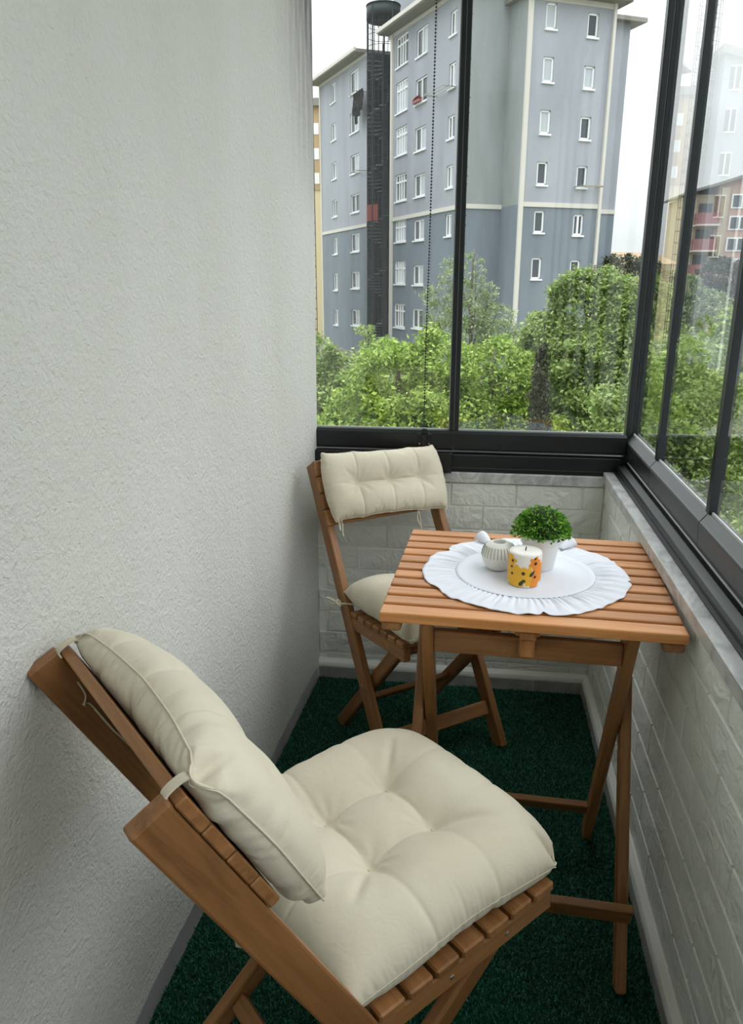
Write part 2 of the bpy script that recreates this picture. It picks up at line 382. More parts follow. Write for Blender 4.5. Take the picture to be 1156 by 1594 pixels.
for y in edges[1:-1]:
    for s in (-1, 1):
        box('stile', .4655, .4865, y + s * .0055 - .0048, y + s * .0055 + .0048, .866, ZT - .08, m_alu, w2)
    box('stile_gasket', .468, .484, y - .0009, y + .0009, .866, ZT - .08, m_gasket, w2)
# ------------------------------------------------------------------ end glazing (window_1)
JX = xl(YE, 1) - .01
w1 = struct(extrude_profile('window_1', [(2.300, .738), (2.300, .750), (2.296, .752), (2.296, .792), (2.300, .796), (2.306, .799), (2.38, .799), (2.38, .738)], 'x', JX, .452, m_alu))
box('lock_housing', JX, -.062, 2.272, 2.30, .739, .800, m_black, w1, .002)
box('frame_highlight', JX, .440, 2.2945, 2.2975, .7915, .7935, m_alu_lit, w1)  # highlights along the frame edges, painted as thin pale bars
box('frame_highlight', -.06, .440, 2.2945, 2.2975, .7515, .7528, m_alu_lit, w1)
ex = [JX + .005, -.0600, .452]
for a, b in zip(ex[:-1], ex[1:]):
    extrude_profile('bottom_rail', [(2.298, .804), (2.293, .812), (2.293, .858), (2.300, .866), (2.330, .866), (2.330, .804)], 'x', a, b - .001, m_alu, w1)
    box('rail_highlight', a, b - .002, 2.2925, 2.2945, .8055, .8075, m_alu_lit, w1)  # painted highlight along the foot of the rail
    box('glazing_bead', a, b - .014, 2.312, 2.316, .866, .870, m_bead, w1)
    box('pane', a + .002, b - .002, 2.316, 2.322, .866, ZT - .08, m_glass, w1)
    box('top_rail', a, b, 2.293, 2.33, ZT - .08, ZT, m_alu, w1)
box('side_stile', JX - .03, JX + .003, 2.304, 2.325, .866, ZT - .08, m_frame_w, w1)
box('post', -.0735, -.0455, 2.300, 2.330, .866, ZT - .08, m_alu, w1, .002)
box('post_gasket', -.0605, -.0588, 2.299, 2.331, .866, ZT - .08, m_gasket, w1)
box('stile_bead', -.0765, -.0735, 2.31, 2.318, .866, ZT - .08, m_bead, w1)
box('corner_post', .4485, .4660, 2.300, 2.335, .738, ZT, m_alu, w1, .002)
box('corner_post', .4675, .4900, 2.312, 2.345, .738, ZT, m_alu, w1, .002)
hs = []; hf = []                                      # frayed brush fibres on the edge of the post
for z in list(rng.uniform(1.3, 1.98, 20)) + [1.70, 1.705, 1.712, 1.718]:
    b = len(hs); l = rng.uniform(.002, .006); s = rng.uniform(-.006, .004)
    hs += [(-.046, 2.299, z - .0012), (-.046, 2.299, z + .0012), (-.046 + l, 2.297, z + s)]; hf.append((b, b + 1, b + 2))
tag(pymesh('brush_fibre', hs, hf, m_black, w1), kind='stuff')
struct(box('trim_3', -.62, .60, 2.29, 2.42, ZT, ZC, m_alu)); struct(box('trim_4', .45, .60, YB, 2.30, ZT, ZC, m_alu))

# bead chain with its latch on the rail
ch = empty('bead_chain', 'black bead pull chain hanging in front of the left end window pane', 'chain', (-.143, 2.285, .86))
cp_ = [Vector((-.007, 0, .02)), Vector((-.006, 0, .25)), Vector((-.001, 0, .6)), Vector((.003, -.002, 1.13)), Vector((.004, -.002, 1.6))]
pts = curve(cp_, 60); bv = []; bfc = []
acc = 0; last = None; ico = bmesh.new(); bmesh.ops.create_icosphere(ico, subdivisions=1, radius=.0031)
iv = [v.co.copy() for v in ico.verts]; ico.verts.index_update(); if_ = [[v.index for v in f.verts] for f in ico.faces]; ico.free()
zz = .02; path = pts
while zz < 1.59:
    k = min(range(len(path)), key=lambda i: abs(path[i].z - zz)); p = Vector((path[k].x, path[k].y, zz)); b = len(bv)
    bv += [p + q for q in iv]; bfc += [[b + q for q in f] for f in if_]; zz += .0084
tag(pymesh('beads', bv, bfc, m_black, ch, True), kind='stuff')
tube('cord', cp_, .0005, m_black, ch, 5)
la = empty('window_latch', 'black latch on the window rail at the foot of the bead chain', 'latch', (-.148, 2.286, .83))
box('latch_plate', -.020, .020, .001, .007, -.022, .030, m_black, la, .002); box('latch_knob', -.009, .009, -.008, .002, .026, .044, m_black, la, .003)
box('latch_tongue', -.022, .026, -.004, .003, .022, .027, m_alu, la, .001); box('latch_body', -.008, .008, -.008, .002, -.028, .026, m_black, la, .002)
for sx_ in (-.014, .014): stick('latch_screw', (sx_, .0015, -.004), (sx_, -.0015, -.004), (1, 0, 0), .006, .006, m_steel, la, .001)

# ------------------------------------------------------------------ turf carpet
ca = empty('carpet', 'dark green curly turf carpet covering the balcony floor', 'carpet', (0, 0, 0))
vs = [(xl(YB) + .004, YB + .01, .0005), (.382, YB + .01, .0005), (.382, 2.272, .0005), (xl(2.272) + .006, 2.272, .0005)]
vs += [(x, y, .006) for x, y, z in vs]
pymesh('backing', vs, [(3, 2, 1, 0), (4, 5, 6, 7), (0, 1, 5, 4), (1, 2, 6, 5), (2, 3, 7, 6), (3, 0, 4, 7)], m_turf, ca)
N = 150000
yy = rng.uniform(.55, 2.27, N); xx = rng.uniform(-.58, .383, N); keep = xx > (-.594 + .0437 * yy + .006); xx, yy = xx[keep], yy[keep]; N = len(xx)
an = rng.uniform(0, 2 * np.pi, N); h = rng.uniform(.004, .009, N); w = .0009; ln = rng.uniform(.003, .007, N)
dx, dy = np.cos(an), np.sin(an)
P = np.zeros((N, 5, 3))
P[:, 0] = np.c_[xx - dy * w, yy + dx * w, np.full(N, .005)]; P[:, 1] = np.c_[xx + dy * w, yy - dx * w, np.full(N, .005)]
mxx, myy = xx + dx * ln * .4, yy + dy * ln * .4
P[:, 2] = np.c_[mxx + dy * w, myy - dx * w, .005 + h]; P[:, 3] = np.c_[mxx - dy * w, myy + dx * w, .005 + h]
P[:, 4] = np.c_[xx + dx * ln, yy + dy * ln, .005 + h * .7]
me = bpy.data.meshes.new('pile'); nv = 5 * N; me.vertices.add(nv); me.vertices.foreach_set('co', P.reshape(-1))
base = (np.arange(N) * 5)[:, None]
li = np.concatenate([base + np.array([[0, 1, 2, 3]]), base + np.array([[3, 2, 4]])], 1).reshape(-1)
me.loops.add(len(li)); me.loops.foreach_set('vertex_index', li.astype(np.int32))
ls = (np.arange(N) * 7)[:, None] + np.array([[0, 4]]); me.polygons.add(2 * N); me.polygons.foreach_set('loop_start', ls.reshape(-1).astype(np.int32))
me.update(calc_edges=True); me.materials.append(m_fibre); tag(link('pile', me, ca), kind='stuff')

# ------------------------------------------------------------------ folding chairs
def chair(root, D, nslat, slat_over=0.0):
    V = Vector; W_ = D['W']; ao = W_ / 2; a = ao - .012; b = a - D['bin']
    T = V((0, D['pty'], D['ptz'])); F = V((0, D['pfy'], 0)); t = (F - T).normalized(); n = V((0, -t.z, t.y))
    if n.y < 0: n = -n
    X = V((1, 0, 0))
    for s in (-1, 1):
        q = V((s * a, 0, 0))
        lp = stick('post', T + q + t * D.get('cut', 0), F + q, n, .046, .022, m_wood, root, .0035, 2)
    # backrest slats
    st_ = T - t * D.get('sto', 0); pitch = D['slen'] / 4
    for k in range(4):
        c = st_ + t * (pitch * (k + .5)) + n * (.0235 + .007)
        stick('back_slat', c - X * (ao + .001), c + X * (ao + .001), t, pitch - .0022, .014, m_wood, root, .0018)
    # crossing legs
    for s in (-1, 1):
        stick('leg', V((s * b, D['bty'], D['btz'])), V((s * b, D['bfy'], 0)), V((0, 1, .6)), .038, .022, m_wood, root, .005, 2)
    # seat
    sf = V((0, D['sfy'], D['sfz'])); sb = V((0, D['sby'], D['sbz'])); u = (sb - sf).normalized(); nn = V((0, -u.z, u.y))
    if nn.z < 0: nn = -nn
    L = (sf - sb).length
    for s in (-1, 1):
        q = V((s * (ao - .014), 0, 0)) - nn * (.016 + .019)
        stick('seat_rail', sf + q + u * .004, sb + q - u * .006 if False else sb + q, nn, .036, .020, m_wood, root, .003)
        for fr in (.3, .62):
            p = sf + u * L * fr + q + V((s * .0102, 0, 0)); stick('screw', p - X * .001, p + X * .001, nn, .007, .007, m_steel, root, .002)
    sp = L / nslat
    for k in range(nslat):
        c = sf + u * sp * (k + .5) - nn * .008
        stick('seat_slat', c - X * ao, c + X * ao, u, sp - .006, .016, m_wood, root, .003)
    # stretchers
    p = lambda A, B, z: A + (B - A) * ((A.z - z) / (A.z - B.z))
    c = p(T, F, .102) + n * .0; stick('stretcher', c - X * (a - .011), c + X * (a - .011), t, .040, .018, m_wood, root, .003)
    A, B = V((0, D['bty'], D['btz'])), V((0, D['bfy'], 0)); c = p(A, B, .13); stick('stretcher', c - X * (b - .011), c + X * (b - .011), A - B, .030, .016, m_wood, root, .003)
    c = p(A, B, D['btz'] - .02); stick('stretcher', c - X * (b - .011), c + X * (b - .011), A - B, .030, .016, m_wood, root, .003)
    # pivot screws where posts and legs cross
    den = (F - T); 
    for s in (-1, 1):
        k = .2; best = min(np.linspace(0, 1, 200), key=lambda f: abs((T + den * f).y - p(A, B, max(0, min(A.z, (T + den * f).z))).y) + (5 if (T + den * f).z > A.z else 0))
        c = T + den * float(best) + V((s * ao, 0, 0)); stick('screw', c - X * .001, c + X * .001, n, .008, .008, m_steel, root, .002)
    return t, n, T, st_

DF = dict(pty=-.3289, ptz=.7941, pfy=.1222, bty=.118, btz=.3965, bfy=-.2164, W=.3972, sfy=.1959, sfz=.4577, sby=-.082, sbz=.4335, slen=.192, bin=.027, sto=0)
DN = dict(pty=-.3367, ptz=.8457, pfy=.122, bty=.1979, btz=.385, bfy=-.2564, W=.3917, sfy=.2657, sfz=.4371, sby=-.0691, sbz=.4076, slen=.1982, bin=.022, sto=-.0194, cut=.014)
cf = empty('folding_chair', 'wooden folding chair standing behind the table in the far left corner', 'chair', (-.1082, 1.9333, .006), 3.7888, 'folding chairs on the balcony')
tf, nf, Tf, Sf = chair(cf, DF, 7)
cn = empty('folding_chair', 'wooden folding chair in the foreground leaning its back towards the white wall', 'chair', (-.177, .912, .006), R(-45.65), 'folding chairs on the balcony')
tn, nn_, Tn, Sn = chair(cn, DN, 7)

# ------------------------------------------------------------------ cushions
def sim_cushion(a, b, n, m, tufts, press, gap, floor, iters, seed, grav=.0, kb=.03, corner=.07, tuftw=.6, nit=3, gather=(.93, .93), slack=1.0, cords=(), pins=()):
    r = np.random.default_rng(seed)
    u = np.linspace(-a, a, n + 1); v = np.linspace(-b, b, m + 1); U, V = np.meshgrid(u, v, indexing='ij')
    k_ = 1 - corner * (np.abs(U / a) ** 3) * (np.abs(V / b) ** 3); U0, V0 = U, V; U, V = U * k_, V * k_
    bump = (1 - (U0 / a) ** 2) * (1 - (V0 / b) ** 2)
    X = np.zeros((2, n + 1, m + 1, 3)); X[:, :, :, 0] = U * slack; X[:, :, :, 1] = V
    X[0, :, :, 2] = .012 * bump; X[1, :, :, 2] = -.012 * bump; X[:, 1:-1, 1:-1] += r.normal(size=(2, n - 1, m - 1, 3)) * .0006
    R0 = np.stack([U, V], -1)[None]; Z = lambda A, B: np.sqrt(((B - A) ** 2).sum(-1, keepdims=True))
    lx, ly = u[1] - u[0], v[1] - v[0]; ld = np.hypot(lx, ly)
    P = X.copy(); ti = [(int(round((tx + a) / lx)), int(round((ty + b) / ly))) for tx, ty in tufts]
    def weld():
        for s in ((slice(None), 0), (slice(None), -1), (0, slice(None)), (-1, slice(None))):
            q = (X[0][s] + X[1][s]) / 2; X[0][s] = q; X[1][s] = q
    def con(A, B, RA, RB, k):
        L = Z(RA, RB)
        d = B - A; l = np.sqrt((d * d).sum(-1, keepdims=True)) + 1e-9; c = d * (k * .5 * (1 - L / l)); A += c; B -= c
    def solve(kb):
        for o in (0, 1):
            c_ = (slice(None), slice(o, n + 1 - ((n + 1 - o) % 2))); e, q = X[c_], R0[c_]; con(e[:, 0::2], e[:, 1::2], q[:, 0::2], q[:, 1::2], 1.)
            c_ = (slice(None), slice(None), slice(o, m + 1 - ((m + 1 - o) % 2))); e, q = X[c_], R0[c_]; con(e[:, :, 0::2], e[:, :, 1::2], q[:, :, 0::2], q[:, :, 1::2], 1.)
        for o in (0, 1):
            for sl, sr in (((slice(0, -1), slice(1, None))), ((slice(1, None), slice(0, -1)))):
                A = X[:, o:-1:2, sl]; Bq = X[:, o + 1::2, sr]; k_ = min(A.shape[1], Bq.shape[1]); con(A[:, :k_], Bq[:, :k_], R0[:, o:-1:2, sl][:, :k_], R0[:, o + 1::2, sr][:, :k_], .35)
        for o in (0, 1, 2, 3):      # bending: two apart
            for ax, L in ((1, 2 * lx), (2, 2 * ly)):
                idx = np.arange(X.shape[ax]); i0 = idx[(idx % 4 == o) & (idx + 2 < X.shape[ax])]
                if ax == 1:
                    A = X[:, i0]; Bq = X[:, i0 + 2]; con(A, Bq, R0[:, i0], R0[:, i0 + 2], kb); X[:, i0] = A; X[:, i0 + 2] = Bq
                else:
                    A = X[:, :, i0]; Bq = X[:, :, i0 + 2]; con(A, Bq, R0[:, :, i0], R0[:, :, i0 + 2], kb); X[:, :, i0] = A; X[:, :, i0 + 2] = Bq
    ring = [(i, 0) for i in range(n)] + [(n, j) for j in range(m)] + [(i, m) for i in range(n, 0, -1)] + [(0, j) for j in range(m, 0, -1)]
    ri = np.array([q[0] for q in ring]); rj = np.array([q[1] for q in ring]); RR = R0[0][ri, rj]; dR = np.roll(RR, -1, 0) - RR; RL = np.sqrt((dR ** 2).sum(-1, keepdims=True)) * np.where(np.abs(dR[:, :1]) > np.abs(dR[:, 1:]), gather[0], gather[1])
    def rim():
        p = X[0][ri, rj]
        for o in (0, 1):
            A = p[o::2]; Bq = p[(np.arange(o, len(p), 2) + 1) % len(p)]; d = Bq - A; l = np.sqrt((d * d).sum(-1, keepdims=True)) + 1e-9
            c = d * (.5 * (1 - RL[o::2] / l)); p[o::2] += c; p[(np.arange(o, len(p), 2) + 1) % len(p)] -= c
        X[0][ri, rj] = p; X[1][ri, rj] = p
    for it in range(iters):
        vel = (X - P) * .93; P = X.copy()
        N = np.zeros_like(X)
        du = np.zeros_like(X); dv = np.zeros_like(X)
        du[:, 1:-1] = (X[:, 2:] - X[:, :-2]) * .5; du[:, 0] = X[:, 1] - X[:, 0]; du[:, -1] = X[:, -1] - X[:, -2]
        dv[:, :, 1:-1] = (X[:, :, 2:] - X[:, :, :-2]) * .5; dv[:, :, 0] = X[:, :, 1] - X[:, :, 0]; dv[:, :, -1] = X[:, :, -1] - X[:, :, -2]
        N = np.cross(du, dv); N[1] *= -1
        N[:, [0, -1]] = 0; N[:, :, [0, -1]] = 0
        f = press * min(1, it / 60)
        X += vel + N * f; X[..., 2] -= grav
        for k in range(nit):
            solve(kb)
            for ax, i, c in cords:
                for sh, cc in ((0, c), (1, 1 - (1 - c) * .3)):
                    L_ = X[sh, i, :] if ax == 0 else X[sh, :, i]; w_ = (ly if ax == 0 else lx) * cc
                    for o in (0, 1):
                        e = L_[o:len(L_) - ((len(L_) - o) % 2)]; d = e[1::2] - e[0::2]; l = np.sqrt((d * d).sum(-1, keepdims=True)) + 1e-9; q = d * (.5 * (1 - w_ / l)); e[0::2] += q; e[1::2] -= q
            weld(); rim()
            for i, j, z in pins: X[:, i, j, 2] = z
            for i, j in ti:
                A, B = X[0, i, j].copy(), X[1, i, j].copy(); mid = (A + B) / 2; d = A - B; l = np.linalg.norm(d) + 1e-9; 
                h = d / l * min(l, gap) / 2
                for di in (-1, 0, 1):
                    for dj in (-1, 0, 1):
                        w = 1 if di == dj == 0 else tuftw
                        X[0, i + di, j + dj] += w * (mid + h - A); X[1, i + di, j + dj] += w * (mid - h - B)
            if floor is not None: X[..., 2] = np.maximum(X[..., 2], floor)
    return X

def cushion(name, mw, a, b, tufts, label, group, seed, n, m, press, gap, floor, gu=.9, gv=.9, slack=1.0, kb=.003, cord=.9, pin=None, seam_r=.0012, corner=.09, wrinkle=.0012):
    X = sim_cushion(a * 1.05, b * 1.05, n, m, [(x * 1.05, y * 1.05) for x, y in tufts], press, gap, floor, 170, seed, grav=.00001, kb=kb, corner=corner, nit=9, gather=(gu, gv), slack=slack,
                    cords=sorted({(0, int(round((tx / a + 1) / 2 * n)), cord) for tx, ty in tufts} | {(1, int(round((ty / b + 1) / 2 * m)), 1 - (1 - cord) * (1 if len(tufts) == 4 else .4)) for tx, ty in tufts}),
                    pins=[(0, m, pin), (n, m, pin), (1, m - 1, pin), (n - 1, m - 1, pin)] if pin is not None else ())
    X[..., 0] *= a / np.abs(X[..., 0]).max(); X[..., 1] *= b / np.abs(X[..., 1]).max()
    rw = np.random.default_rng(seed + 50); U = np.linspace(-1, 1, n + 1)[:, None]; V = np.linspace(-1, 1, m + 1)[None]     # fine gathers along the seams and at the tufts
    def gath(t_, len_): return sum(np.sin(rw.uniform(16, 44) * t_ * len_ + rw.uniform(0, 6.3)) for _ in range(4)) / 2 * (.6 + .5 * np.sin(rw.uniform(3, 7) * t_ + rw.uniform(0, 6)))
    fall = lambda d, w: np.exp(-((d - .09) / w) ** 2) * np.clip(d / .05, 0, 1)
    for sd_ in (0, 1):
        ad = sum(gath(U + .02 * np.sin(6 * V), a / .2) * fall(1 - sg * V, rw.uniform(.14, .22)) + gath(V, b / .2) * fall(1 - sg * U, .12) for sg in (-1, 1))
        X[sd_, ..., 2] += (1 if sd_ == 0 else -1) * wrinkle * ad
    for tx, ty in tufts:
        dx, dy = X[0, ..., 0] - tx, X[0, ..., 1] - ty; r_ = np.hypot(dx, dy); th = np.arctan2(dy, dx); k_ = int(rw.integers(7, 11))
        X[0, ..., 2] += wrinkle * 1.1 * np.sin(k_ * th + rw.uniform(0, 6) + 1.5 * np.sin(2 * th + rw.uniform(0, 6))) * np.exp(-((r_ - .026) / .018) ** 2)
    n1, n2 = n + 1, m + 1; I = np.arange(n1 * n2).reshape(n1, n2)
    q = np.stack([I[:-1, :-1], I[1:, :-1], I[1:, 1:], I[:-1, 1:]], -1).reshape(-1, 4)
    bmap = np.arange(n1 * n2) + n1 * n2; edge = np.zeros((n1, n2), bool); edge[0] = edge[-1] = True; edge[:, 0] = edge[:, -1] = True; bmap[I[edge]] = I[edge]
    fs = [list(dict.fromkeys(f)) for f in q.tolist() + bmap[q[:, ::-1]].tolist()]
    vt = X[0].reshape(-1, 3); root = pymesh(name, X.reshape(-1, 3).tolist(), [f for f in fs if len(f) > 2], m_cotton, None, True)
    bm = bmesh.new(); bm.from_mesh(root.data); bmesh.ops.delete(bm, geom=[v for v in bm.verts if not v.link_faces], context='VERTS'); bm.to_mesh(root.data); bm.free()
    sm_ = root.modifiers.new('smooth', 'SUBSURF'); sm_.levels = 0; sm_.render_levels = 1
    root.matrix_world = mw; tag(root, label, 'cushion', group)
    ring = [I[i, 0] for i in range(n1)] + [I[-1, j] for j in range(1, n2)] + [I[i, -1] for i in range(n1 - 2, -1, -1)] + [I[0, j] for j in range(n2 - 2, 0, -1)]
    tube('seam', [Vector((vt[k][0] * 1.004, vt[k][1] * 1.004, vt[k][2])) for k in ring], seam_r, m_cotton, root, 6, 1, True)
    for tx, ty in tufts:
        p = Vector(X[0, int(round((tx / a + 1) / 2 * n)), int(round((ty / b + 1) / 2 * m))])
        stick('tuft_stitch', p + Vector((-.003, 0, .0008)), p + Vector((.003, 0, .0008)), (0, 1, 0), .002, .002, m_cotton, root, .0006)
    root['grid'] = 0; del root['grid']
    return root, X

def seat_frame(D, root_loc, rz, x_off, y_off, lift):
    V = Vector; sf = V((0, D['sfy'], D['sfz'])); sb = V((0, D['sby'], D['sbz'])); c = (sf + sb) / 2; f = (sf - sb).normalized()
    n = V((1, 0, 0)).cross(f); M1 = frame(c + V((x_off, 0, 0)) + f * y_off + n * lift, (1, 0, 0), f)
    return Matrix.Translation(root_loc) @ Matrix.Rotation(rz, 4, 'Z') @ M1
def back_frame(D, t, n, S0, root_loc, rz, x_off, down, lift, tilt=0):
    c = S0 + t * down + n * (.0235 + .014 + lift) + Vector((x_off, 0, 0)); M1 = frame(c, (-1, 0, 0), -t)      # x runs to the sitter's left, y up the back, z outwards
    return Matrix.Translation(root_loc) @ Matrix.Rotation(rz, 4, 'Z') @ M1 @ Matrix.Rotation(tilt, 4, 'Z')
tt = .053
q4 = [(-tt, -tt), (tt, -tt), (tt, tt), (-tt, tt)]
MN = seat_frame(DN, cn.location, R(-45.65), -.018, -.002, .013)
sn, Xsn = cushion('seat_cushion', MN, .212, .209, q4, 'thick cream seat cushion with four tufts on the foreground chair', 'cream seat cushions', 3, 100, 100, 6.0, .006, -.013, .84, .84, .96, cord=.85, seam_r=.0007, pin=-.012, corner=.095)
MF = seat_frame(DF, cf.location, 3.7888, 0, .0, .012)
sfc, Xsf = cushion('seat_cushion', MF, .204, .175, q4, 'cream seat cushion half hidden under the table on the far chair', 'cream seat cushions', 5, 64, 60, 6.0, .010, -.011, cord=.92, seam_r=.0007, pin=-.010, corner=.10)
tb = [(-.095, 0), (0, 0), (.095, 0)]
MBN = back_frame(DN, tn, nn_, Sn, cn.location, R(-45.65), .002, .122, .022)
bn, Xbn = cushion('back_cushion', MBN, .205, .135, tb, 'bulging cream back cushion tied to the foreground chair', 'cream back cushions', 11, 100, 68, 4.6, .035, -.020, .72, .86, .93, cord=.80, pin=-.014, wrinkle=.0024)
MBF = back_frame(DF, tf, nf, Sf, cf.location, 3.7888, -.002, .095, .026, R(-2.5))
bfc_, Xbf = cushion('back_cushion', MBF, .196, .102, tb, 'cream back cushion with three tufts tied to the far chair', 'cream back cushions', 13, 100, 52, 3.6, .010, -.024, .82, .94, .93, cord=.84)

# tapes (children of the cushions, in cushion coordinates: x across, y up the back, z outwards)
def loop_tie(cu, x, y, D, n_off, w, tail, name='tie_tape'):
    z0 = -n_off
    P = [(x, y, -.008), (x, y + .012, z0 + .012), (x, y + .016, z0 + .002), (x, y + .015, z0 - .014), (x, y + .006, z0 - .0165)]
    ribbon(name, curve(P, 6), (1, 0, 0), w, m_tape, cu)
    if tail:
        tube('tie_string', curve(tail, 10), .0011, m_tape, cu, 6)
for sx_ in (-1, 1):
    xk = sx_ * .178
    loop_tie(bn, xk, .112, DN, .022, .012, None)
    z0 = -.022 - .0165
    tail = [(xk, .118, z0), (xk, .09, z0 - .004), (xk - sx_ * .006, .055, z0 - .008), (xk - sx_ * .012, .045, z0 - .018), (xk - sx_ * .004, .035, z0 - .012), (xk - sx_ * .016, -.01, z0 - .012), (xk - sx_ * .012, -.065, z0 - .010), (xk - sx_ * .02, -.10, z0 - .012)]
    if sx_ > 0: tube('tie_string', curve(tail, 10), .0012, m_tape, bn, 6)
    if sx_ > 0: tube('tie_string', [Vector(p) + Vector((.004, 0, -.001)) for p in curve(tail[3:], 10)], .0011, m_tape, bn, 6)
for sx_ in (-1, 1):
    xk = sx_ * .165 if sx_ < 0 else .088
    tube('tie_string', curve([(xk, -.092, -.006), (xk - sx_ * .004, -.112, -.014), (xk - sx_ * .002, -.128, -.018), (xk + .003, -.142, -.02)], 8), .0022, m_tape, bfc_, 6)
tube('tie_string', curve([(-.176, -.085, -.004), (-.170, -.105, -.012), (-.172, -.125, -.012)], 8), .003, m_tape, bfc_, 6)
tube('tie_string', curve([(.088, -.09, -.006), (.092, -.12, -.014), (.090, -.165, -.02)], 8), .0014, m_tape, bfc_, 6)
# seat ties: knot at the left rear post of the far chair with a long hanging tail; a tape below the near chair
kx = .200
tube('tie_string', curve([(.178, -.150, 0), (.198, -.158, .004), (.214, -.170, .004), (.222, -.182, .006)], 8), .003, m_tape, sfc, 6)
tube('tie_knot', curve([(.212, -.166, -.004), (.220, -.172, .006), (.214, -.180, .012), (.208, -.172, .004)], 6), .0042, m_tape, sfc, 8)
ribbon('tie_tape', curve([(.216, -.172, .004), (.234, -.184, .002), (.240, -.190, -.03), (.246, -.196, -.075)], 8), (.6, .8, 0), .007, m_tape, sfc)
tube('tie_string', curve([(.216, -.172, .004), (.23, -.190, .016), (.238, -.2, .018)], 6), .0035, m_tape, sfc, 6)
ribbon('tie_tape', curve([(.196, -.180, -.006), (.205, -.196, -.012), (.204, -.215, -.03), (.203, -.22, -.07)], 8), (.7, .7, 0), .010, m_tape, sn)
ribbon('tie_tape', curve([(-.16, -.19, -.012), (-.130, -.205, -.03), (-.118, -.212, -.07), (-.112, -.215, -.150)], 8), (.8, .6, 0), .011, m_tape, sn)

# ------------------------------------------------------------------ slatted folding table
TZ = .720; TA = R(-2.5)
tb_ = empty('folding_table', 'slatted wooden folding table against the right wall with a white doily on it', 'table', (.1235, 1.515, .006), TA)
TW, TD = .546, .504; np_ = 11; tp = TD / np_; top = TZ - .006
for k in range(np_):
    y = -TD / 2 + tp * (k + .5)
    stick('tabletop_slat', (-TW / 2, y, top - .010), (TW / 2, y, top - .010), (0, 1, 0), tp - (.0105 if k else .006), .020, m_wood_lit, tb_, .003, 2)
for x in (-TW / 2 + .022, 0, TW / 2 - .022):
    stick('batten', (x, -TD / 2 + .006, top - .020 - .009), (x, TD / 2 - .006, top - .020 - .009), (1, 0, 0), .036 if x else .030, .018, m_wood, tb_, .003)
for s in (-1, 1):
    stick('leg', (s * .186, -.215, top - .020), (s * .186, .1, 0), (0, 1, .5), .040, .022, m_wood, tb_, .004, 2)
    stick('leg', (s * .210, .030, top - .040), (s * .210, -.335, 0), (0, 1, .5), .040, .022, m_wood, tb_, .006, 2)
stick('apron', (-.175, -.190, .638), (.175, -.190, .638), (0, 0, 1), .044, .018, m_wood, tb_, .002)
stick('stretcher', (-.222, -.305, .156), (.222, -.305, .156), (0, -.47, 1), .052, .016, m_wood, tb_, .002)
stick('stretcher', (-.175, .052, .112), (.175, .052, .112), (0, -.47, 1), .032, .016, m_wood, tb_, .002)
stick('stretcher', (-.199, .018, .640), (.199, .018, .640), (0, -.47, 1), .036, .016, m_wood, tb_, .002)
stick('support_block', (-.0, -.212, top - .038), (-.0, -.212, top - .085), (1, 0, 0), .028, .018, m_wood_lit, tb_, .003)
stick('support_block', (-.0, -.205, top - .030), (-.0, -.205, top - .042), (1, 0, 0), .046, .030, m_wood_lit, tb_, .003)

# ------------------------------------------------------------------ doily and what stands on it
dz = TZ + .001
do = empty('doily', 'round white cotton doily with a gathered ruffle lying on the slatted table', 'doily', (.118, 1.510, dz))
n = 220; vs = []; fs = []; rings = [0, .04, .08, .11, .128, .138]
def rad(a): return .141 + .003 * math.sin(2 * a + 1)
vs.append((0, 0, .0012))
for r in rings[1:]:
    for k in range(n): a = 2 * math.pi * k / n; vs.append((r / .138 * rad(a) * math.cos(a), r / .138 * rad(a) * math.sin(a), .0012 + (.0022 if r > .13 else 0)))
for k in range(n): fs.append((0, 1 + k, 1 + (k + 1) % n))
for i in range(len(rings) - 2):
    for k in range(n): fs.append((1 + i * n + k, 1 + (i + 1) * n + k, 1 + (i + 1) * n + (k + 1) % n, 1 + i * n + (k + 1) % n))
o = pymesh('cloth', vs, fs, m_white_cloth, do, True); o.modifiers.new('thickness', 'SOLIDIFY').thickness = .0008
n = 720; m = 16; vs = []; fs = []; rr = np.random.default_rng(4)
ph = np.cumsum(rr.uniform(.3, 1.7, n)); ph = ph / ph[-1] * 2 * math.pi * 84
th_ = np.arange(n) / n * 2 * math.pi
lowf = lambda fs_: sum(np.sin(th_ * f + rr.uniform(0, 6)) for f in fs_) / len(fs_)
env = lowf((5, 9, 13)); ow = lowf((4, 7, 11, 17)); wv = lowf((9, 13, 19, 23)); wv2 = lowf((31, 38, 47))
notch = np.exp(-((th_ - 2.55) / .05) ** 2) * .012 + np.exp(-((th_ - 4.83) / .03) ** 2) * .010 + np.exp(-((th_ - 6.15) / .03) ** 2) * .008
for j in range(m + 1):
    f = j / m; fine = math.exp(-((f - .2) / (.30 + .14 * wv2[k])) ** 2)
    for k in range(n):
        a = th_[k]; r0 = rad(a) * .992; r1 = .211 + .006 * ow[k] - notch[k]; r = r0 + (r1 - r0) * f
        z = .0022 + .0021 * fine * (.75 + .5 * env[k]) * math.sin(ph[k]) + .0012 * math.sin(math.pi * min(1, f * 1.02)) * math.sin(ph[k] * .5 + 3 * wv[k]) + f * .0016 * (wv[k] + wv2[k]) + .0018 * math.sin(math.pi * f) ** 2
        vs.append((r * math.cos(a + .02 * wv[k] * f), r * math.sin(a + .02 * wv[k] * f), max(.0005, z)))
for j in range(m):
    for k in range(n): fs.append((j * n + k, (j + 1) * n + k, (j + 1) * n + (k + 1) % n, j * n + (k + 1) % n))
o = pymesh('ruffle', vs, fs, m_white_cloth, do, True); o.modifiers.new('thickness', 'SOLIDIFY').thickness = .0008
